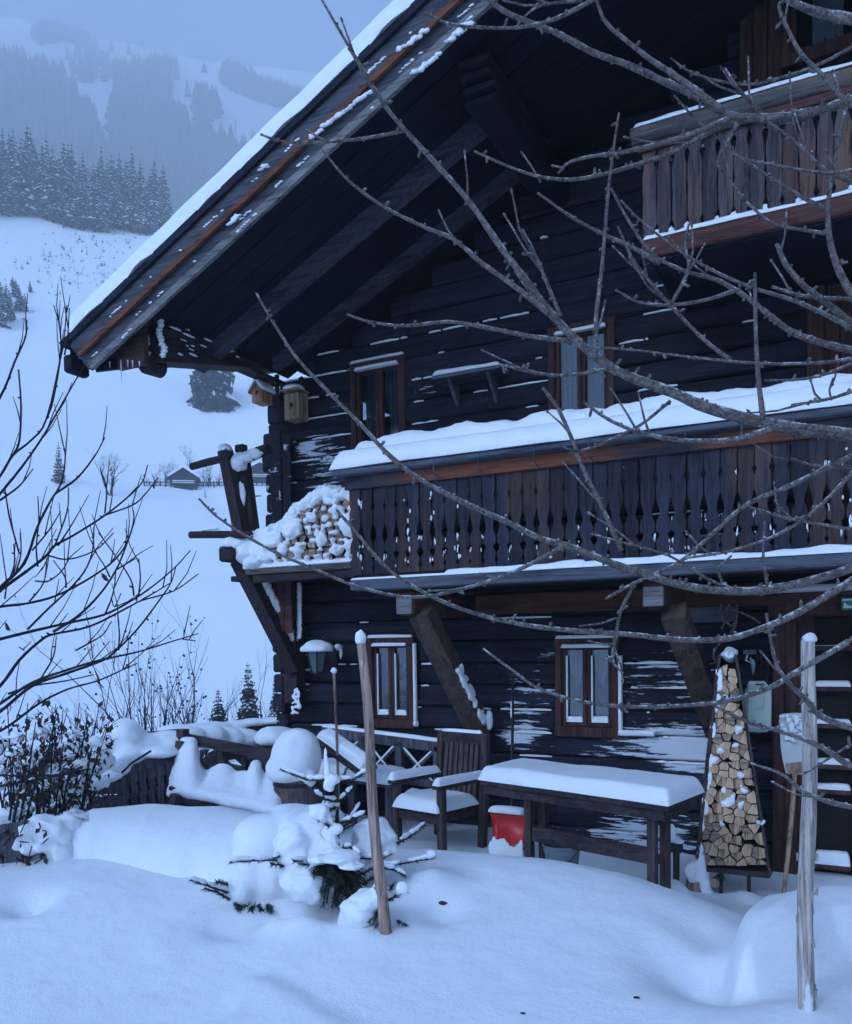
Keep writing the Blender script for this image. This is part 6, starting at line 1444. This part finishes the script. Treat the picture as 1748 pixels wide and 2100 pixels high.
# big spruce under the eave
p = hill_hit(437, 828, 60); Dp = depth(p); big = spruce_meshes(NS, 1., .27, 34, 18, 8, droop=.5, snow=.28, bare=.03, snk=.8)
plant(big, p, 215 * Dp / 1750, 1, 'big dark spruce seen below the eave on the white slope', sx=.98)
# larch and leafy trees on the slope
p = hill_hit(122, 992, 60); Dp = depth(p); lar = spruce_meshes(['twig_dark', 'snow'], 1., .18, 26, 10, 10, droop=.18, snow=.5, bare=.05, thin=.7, snk=.7)
plant(lar, p, 88 * Dp / 1750, 0, 'slim snowy larch standing alone on the white slope', name='larch_tree')
def slope_tree(px, top, base, label, seed, stems=1, lev=3, spread=.6, grp=None, rk=2.2, snowy=0):
    p = hill_hit(px, base, 60); t = depth(p); rr = random.Random(seed); hgt = (base - top) * t / 1750; T = thing('bare_tree', p, label, 'tree', grp); m = MB(); tips = []; stems += 1
    for k in range(stems):
        a = rr.uniform(0, 6.28); branchy(m, p - V((0, 0, .3)), V((.25 * math.cos(a) * (stems > 1), .25 * math.sin(a) * (stems > 1), 1)).normalized(), hgt * .62, hgt * .022 * rk * .5, lev, rr, tips, spread)
    m.build('branches', 'twig_dark', T)
    s = MB(); 
    for c in tips[::2]: s.blob(c, hgt * rr.uniform(.015, .04), .5, c.x, 1)
    s.build('snow', 'snow_far', T)
slope_tree(226, 940, 1018, 'broad snow-dusted tree right of the lone larch on the slope', 3, 3)
slope_tree(388, 922, 985, 'pale bare tree rising behind the roof of the small barn', 4)
slope_tree(340, 945, 992, 'bare tree left of the small barn', 5, 2); slope_tree(352, 950, 992, 'bare tree crowding the gable of the small barn', 15, 2)
slope_tree(425, 955, 995, 'bare tree right of the small barn', 6, 2); slope_tree(432, 950, 998, 'bare tree between barn and gallery post', 7, 2); slope_tree(528, 925, 975, 'bare tree above the right-hand hut roof', 8)
slope_tree(300, 968, 995, 'low bare bush at the fence end left of the barn', 9, 3, 2); slope_tree(422, 1000, 1024, 'dark low bush below the barn', 11, 2, 2)
slope_tree(318, 958, 994, 'thin bare bush along the fence left of the barn', 12, 3, 2); slope_tree(446, 965, 996, 'bare bush behind the crossbar of the gallery', 14, 3, 2)
def barn(px, base, wpx, hpx, label, seed):
    p = hill_hit(px, base, 60); t = depth(p); k = t / 1750; w, h = wpx * k, hpx * k; e = h * .55; T = thing('log_barn', p, label, 'barn'); R = Matrix.Rotation(rad(27.2 + 10), 3, 'Z'); P = lambda x, y, z: p + R @ V((x, y, z))
    m = MB(); m.prism([P(-w / 2, 0, -1.0), P(w / 2, 0, -1.0), P(w / 2, 0, e), P(0, 0, h * .93), P(-w / 2, 0, e)], R @ V((0, w * .9, 0))); m.build('wall', 'hut', T)
    m = MB(); s = MB(); gp = MB()
    for sg in (-1, 1):
        for mb, o0, o1, ov in ((m, .0, .12, 1.18), (s, .121, .55, 1.16)):
            a, b = (sg * w * .5 * ov, e - (ov - 1) * (h * .93 - e)), (0, h * .93)
            f = [P(a[0], -w * .1, a[1] + o0), P(b[0], -w * .1, b[1] + o0), P(b[0], -w * .1, b[1] + o1), P(a[0], -w * .1, a[1] + o1)]; mb.prism(f, R @ V((0, w * 1.1, 0)))
    r = m.build('roof', 'hut', T); s.build('snow', 'snow_far', r)
    for i, z in enumerate((.38, .30)): gp.prism([P(-w * .42, -.03, h * z), P(w * .40, -.03, h * z), P(w * .40, -.03, h * z + .12), P(-w * .42, -.03, h * z + .12)], R @ V((0, .02, 0)))
    gp.build('snow_line', 'snow_far', T); m = MB(); m.prism([P(-w * .05, -.04, h * .62), P(w * .05, -.04, h * .62), P(w * .05, -.04, h * .75), P(-w * .05, -.04, h * .75)], R @ V((0, .03, 0))); m.build('loft_opening', 'dark_gap', T)
    m = MB(); m.prism([P(-w * .62, -w * .1, -1.2), P(w * .35, -w * .1, -1.2), P(w * .35, -w * .1, h * .06), P(-w * .62, -w * .1, h * .13)], R @ V((0, w * .08, 0))); m.build('base_wall', 'hut', T)
barn(377, 1004, 54, 46, 'small dark log barn with a snowy gable roof among bare trees on the slope', 1); barn(534, 990, 62, 42, 'dark hut roof showing between the gallery posts and the house corner', 2)
m = MB(); s = MB(); prev = None
for px in range(296, 560, 11):
    p = hill_hit(px, 999, 60)
    if p is None: continue
    m.box(p.x - .07, p.x + .07, p.y - .07, p.y + .07, p.z - .2, p.z + .9)
    if prev: m.bar(prev + V((0, 0, .7)), p + V((0, 0, .7)), .05, .12); m.bar(prev + V((0, 0, .3)), p + V((0, 0, .3)), .05, .12)
    prev = p
tag(m.build('pasture_fence', 'hut'), 'thin dark pasture fence running past the little barn', 'fence')
# snow-laden woods at the top of the near slope, tree by tree
rr = random.Random(99)
var = [spruce_meshes(NS, 1., .14 + .02 * i, 18, 9, 40 + i, droop=.5, snow=.62, bare=.10 + .06 * (i % 2), snk=1.05) for i in range(5)]
edge = [(0, 445), (60, 440), (100, 452), (150, 468), (200, 480), (250, 468), (300, 482), (335, 480), (400, 470), (620, 470)]
n_ = 0
def dir_D(px, D):
    d = ray(px, 600); h = math.hypot(d.x, d.y); p = CAM + d * (D / h); p.z = g(p.x, p.y); return p
for row in range(5):
    px = -110 + rr.uniform(0, 14)
    while px < 560:
        py = float(np.interp(px, [e[0] for e in edge], [e[1] for e in edge])) + rr.uniform(-5, 4); p = hill_hit(px, py, 150)
        if p is not None and n_ < 290:
            if row: D0 = math.hypot(p.x - CAM.x, p.y - CAM.y) + row * 5.5 + rr.uniform(-3, 3); p = dir_D(px, D0)
            t = depth(p); hp = rr.triangular(60, 185, 115) * (1 if px < 240 else .9); plant(var[rr.randrange(5)], p, hp * t / 1750 * rr.choice([.75, .9, 1, 1, 1.05]), rr.uniform(0, 6.28), 'snow-laden spruce standing in the dense wood at the top of the white slope', 'spruces of the wood on the slope', sx=rr.uniform(.85, 1.2)); n_ += 1
        px += rr.choice([5, 8, 12, 16, 24])
# clump at the left edge of the slope
for px, base, h, i in [(5, 672, 75, 0), (22, 660, 62, 1), (40, 640, 58, 2), (14, 640, 60, 3), (33, 612, 42, 4), (52, 640, 40, 0), (0, 620, 50, 2), (62, 600, 26, 1), (-15, 660, 75, 4), (26, 590, 25, 3)]:
    p = hill_hit(px, base, 80); t = depth(p); plant(var[i], p, h * t / 1750, i + px, 'young snowy spruce in the clump low on the open slope at the left edge', 'spruces clumped at the left edge of the slope', sx=1.5)
# saplings dotting the slope
sapm = [spruce_parts(1., .34, 4, 5, 70 + i, droop=.4, snow=.2, bare=.05)[0].build('sapling', NS) for i in range(4)]; sd_ = [o.data for o in sapm]
for o in sapm: bpy.data.objects.remove(o)
n_ = 0
while n_ < 210:
    px, py = rr.gauss(190, 75), rr.gauss(545, 38)
    if n_ % 6 == 0: px, py = rr.uniform(0, 330), rr.uniform(460, 700)
    if not (-20 < px < 340 and 470 < py < 720): continue
    p = hill_hit(px, py, 80)
    if p is None: continue
    t = depth(p); h = rr.choice([6, 8, 10, 12, 16]) * t / 1750
    o = bpy.data.objects.new('sapling', sd_[n_ % 4]); COL.objects.link(o); o.location = p; o.scale = (h * rr.uniform(.8, 1.3), h, h); o.rotation_euler = (0, 0, rr.uniform(0, 6)); tag(o, 'tiny snow-dusted sapling dotting the open white slope below the wood', 'sapling', 'saplings on the open slope'); n_ += 1
# far forest on the mountain
def inpoly(x, y, P):
    c = False; j = len(P) - 1
    for i in range(len(P)):
        if (P[i][1] > y) != (P[j][1] > y) and x < (P[j][0] - P[i][0]) * (y - P[i][1]) / (P[j][1] - P[i][1]) + P[i][0]: c = not c
        j = i
    return c
POLY = [([(-80, 130), (0, 118), (60, 128), (105, 150), (128, 160), (150, 185), (165, 215), (190, 265), (215, 320), (225, 450), (-80, 450)], 1500), ([(232, 165), (240, 140), (262, 150), (300, 140), (318, 135), (364, 138), (366, 172), (348, 182), (352, 250), (384, 262), (388, 284), (345, 298), (330, 325), (270, 320), (235, 300), (225, 260), (240, 190)], 900),
        ([(200, 330), (330, 318), (345, 335), (375, 312), (400, 300), (440, 302), (478, 312), (505, 325), (640, 330), (640, 470), (200, 470)], 1300), ([(402, 205), (425, 210), (446, 222), (448, 240), (425, 255), (425, 300), (410, 300), (405, 262), (400, 230)], 130), ([(452, 150), (470, 145), (520, 168), (570, 192), (640, 230), (640, 260), (575, 225), (530, 208), (480, 192), (455, 170)], 420),
        ([(130, 120), (180, 110), (230, 140), (240, 165), (200, 180), (160, 170)], 60), ([(60, 70), (140, 62), (190, 90), (205, 115), (170, 100), (130, 85), (80, 95)], 160)]
m = MB(); fr = random.Random(5)
def cone_tree(p, h):
    r = h * fr.uniform(.15, .22); a0 = fr.random() * 6; vs = []; fs = []
    for z0, z1, rk in ((.05, .55, 1), (.35, .8, .7), (.6, 1.05, .42)):
        o = len(vs); vs += [p + V((r * rk * (1 + .35 * (k % 2)) * math.cos(a0 + k), r * rk * (1 + .35 * (k % 2)) * math.sin(a0 + k), h * (z0 + fr.uniform(-.04, .04)))) for k in (0, 1.26, 2.51, 3.77, 5.03)] + [p + V((0, 0, h * z1))]; fs += [(o + k, o + (k + 1) % 5, o + 5) for k in range(5)]
    m.add(vs, fs)
for P, n in POLY:
    xs, ys = [q[0] for q in P], [q[1] for q in P]; c = 0; tries = 0
    while c < n and tries < n * 12:
        tries += 1; x, y = fr.uniform(min(xs), max(xs)), fr.uniform(min(ys), max(ys))
        if not inpoly(x, y, P): continue
        p = mtn_hit(x, y)
        if p is None: continue
        cone_tree(p, fr.uniform(18, 30) * (1 if y > 200 else .9)); c += 1
for x, y in [(385, 200), (265, 112), (228, 105), (433, 242), (370, 245), (310, 135), (285, 138), (420, 150)]:
    p = mtn_hit(x, y)
    if p: cone_tree(p, 24)
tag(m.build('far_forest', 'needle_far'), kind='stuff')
p = mtn_hit(484, 292); t = depth(p); h = 44 * t / 1750; m = MB(); m.tube([p, p + V((0, 0, h))], [.6, .35], 6)
T = thing('lift_pylon', p, 'slender ski lift pylon with crossarms on the hazy far slope beside the roof', 'pylon'); m.build('mast', 'iron', T); m = MB()
for z, w in ((.97, 4.5), (.72, 3), (.62, 2)): m.bar(p + V((-w * .9, w * .4, h * z)), p + V((w * .9, -w * .4, h * z)), .5, .5)
m.build('crossarm', 'iron', T)

# ------------------------------------------------------------------ air and light
hz = bpy.data.materials.new('haze'); hz.use_nodes = True; nt = hz.node_tree
for n in list(nt.nodes):
    if n.type != 'OUTPUT_MATERIAL': nt.nodes.remove(n)
pv = nt.nodes.new('ShaderNodeVolumePrincipled'); pv.inputs['Color'].default_value = (.62, .66, .69, 1); pv.inputs['Density'].default_value = .0016; pv.inputs['Anisotropy'].default_value = .0
nt.links.new(pv.outputs[0], [n for n in nt.nodes if n.type == 'OUTPUT_MATERIAL'][0].inputs['Volume'])
m = MB(); m.box(-1800, 1000, -750, 1750, -12, 1120); o = m.build('haze', hz); tag(o, kind='stuff')

W = bpy.data.worlds.new('World'); sc.world = W; W.use_nodes = True; nt = W.node_tree; bg = nt.nodes['Background']
sky = nt.nodes.new('ShaderNodeTexSky'); sky.sky_type = 'NISHITA'; sky.sun_disc = False; SE, SR = 26, 250
sky.sun_elevation = rad(SE); sky.sun_rotation = rad(SR); sky.air_density = 1.0; sky.dust_density = 3.0; sky.ozone_density = 3.0
mx = nt.nodes.new('ShaderNodeMix'); mx.data_type = 'RGBA'; mx.blend_type = 'MULTIPLY'; mx.inputs[0].default_value = 1; mx.inputs[7].default_value = (.49, .67, .98, 1)
nt.links.new(sky.outputs[0], mx.inputs[6]); nt.links.new(mx.outputs[2], bg.inputs['Color']); bg.inputs['Strength'].default_value = .15
sd = bpy.data.lights.new('sun', 'SUN'); sd.energy = 1.25; sd.angle = rad(40); sd.color = (.41, .62, .98); so_ = bpy.data.objects.new('sun', sd); COL.objects.link(so_)
# light comes softly from the open sky, front left
dv = V((-.30, -.80, 0)).normalized() * math.cos(rad(SE)) + V((0, 0, math.sin(rad(SE)))); so_.rotation_euler = dv.to_track_quat('Z', 'Y').to_euler()
sky.sun_rotation = math.atan2(dv.x, dv.y)
vs_ = sc.view_settings; sc.display_settings.display_device = 'sRGB'; vs_.view_transform = 'Standard'; vs_.look = 'None'; vs_.exposure = 2.33; vs_.gamma = 1
cy = sc.cycles; sc.render.engine = 'CYCLES'; cy.max_bounces = 6; cy.diffuse_bounces = 3; cy.glossy_bounces = 2; cy.transmission_bounces = 3; cy.transparent_max_bounces = 8; cy.volume_bounces = 2
cy.use_denoising = True
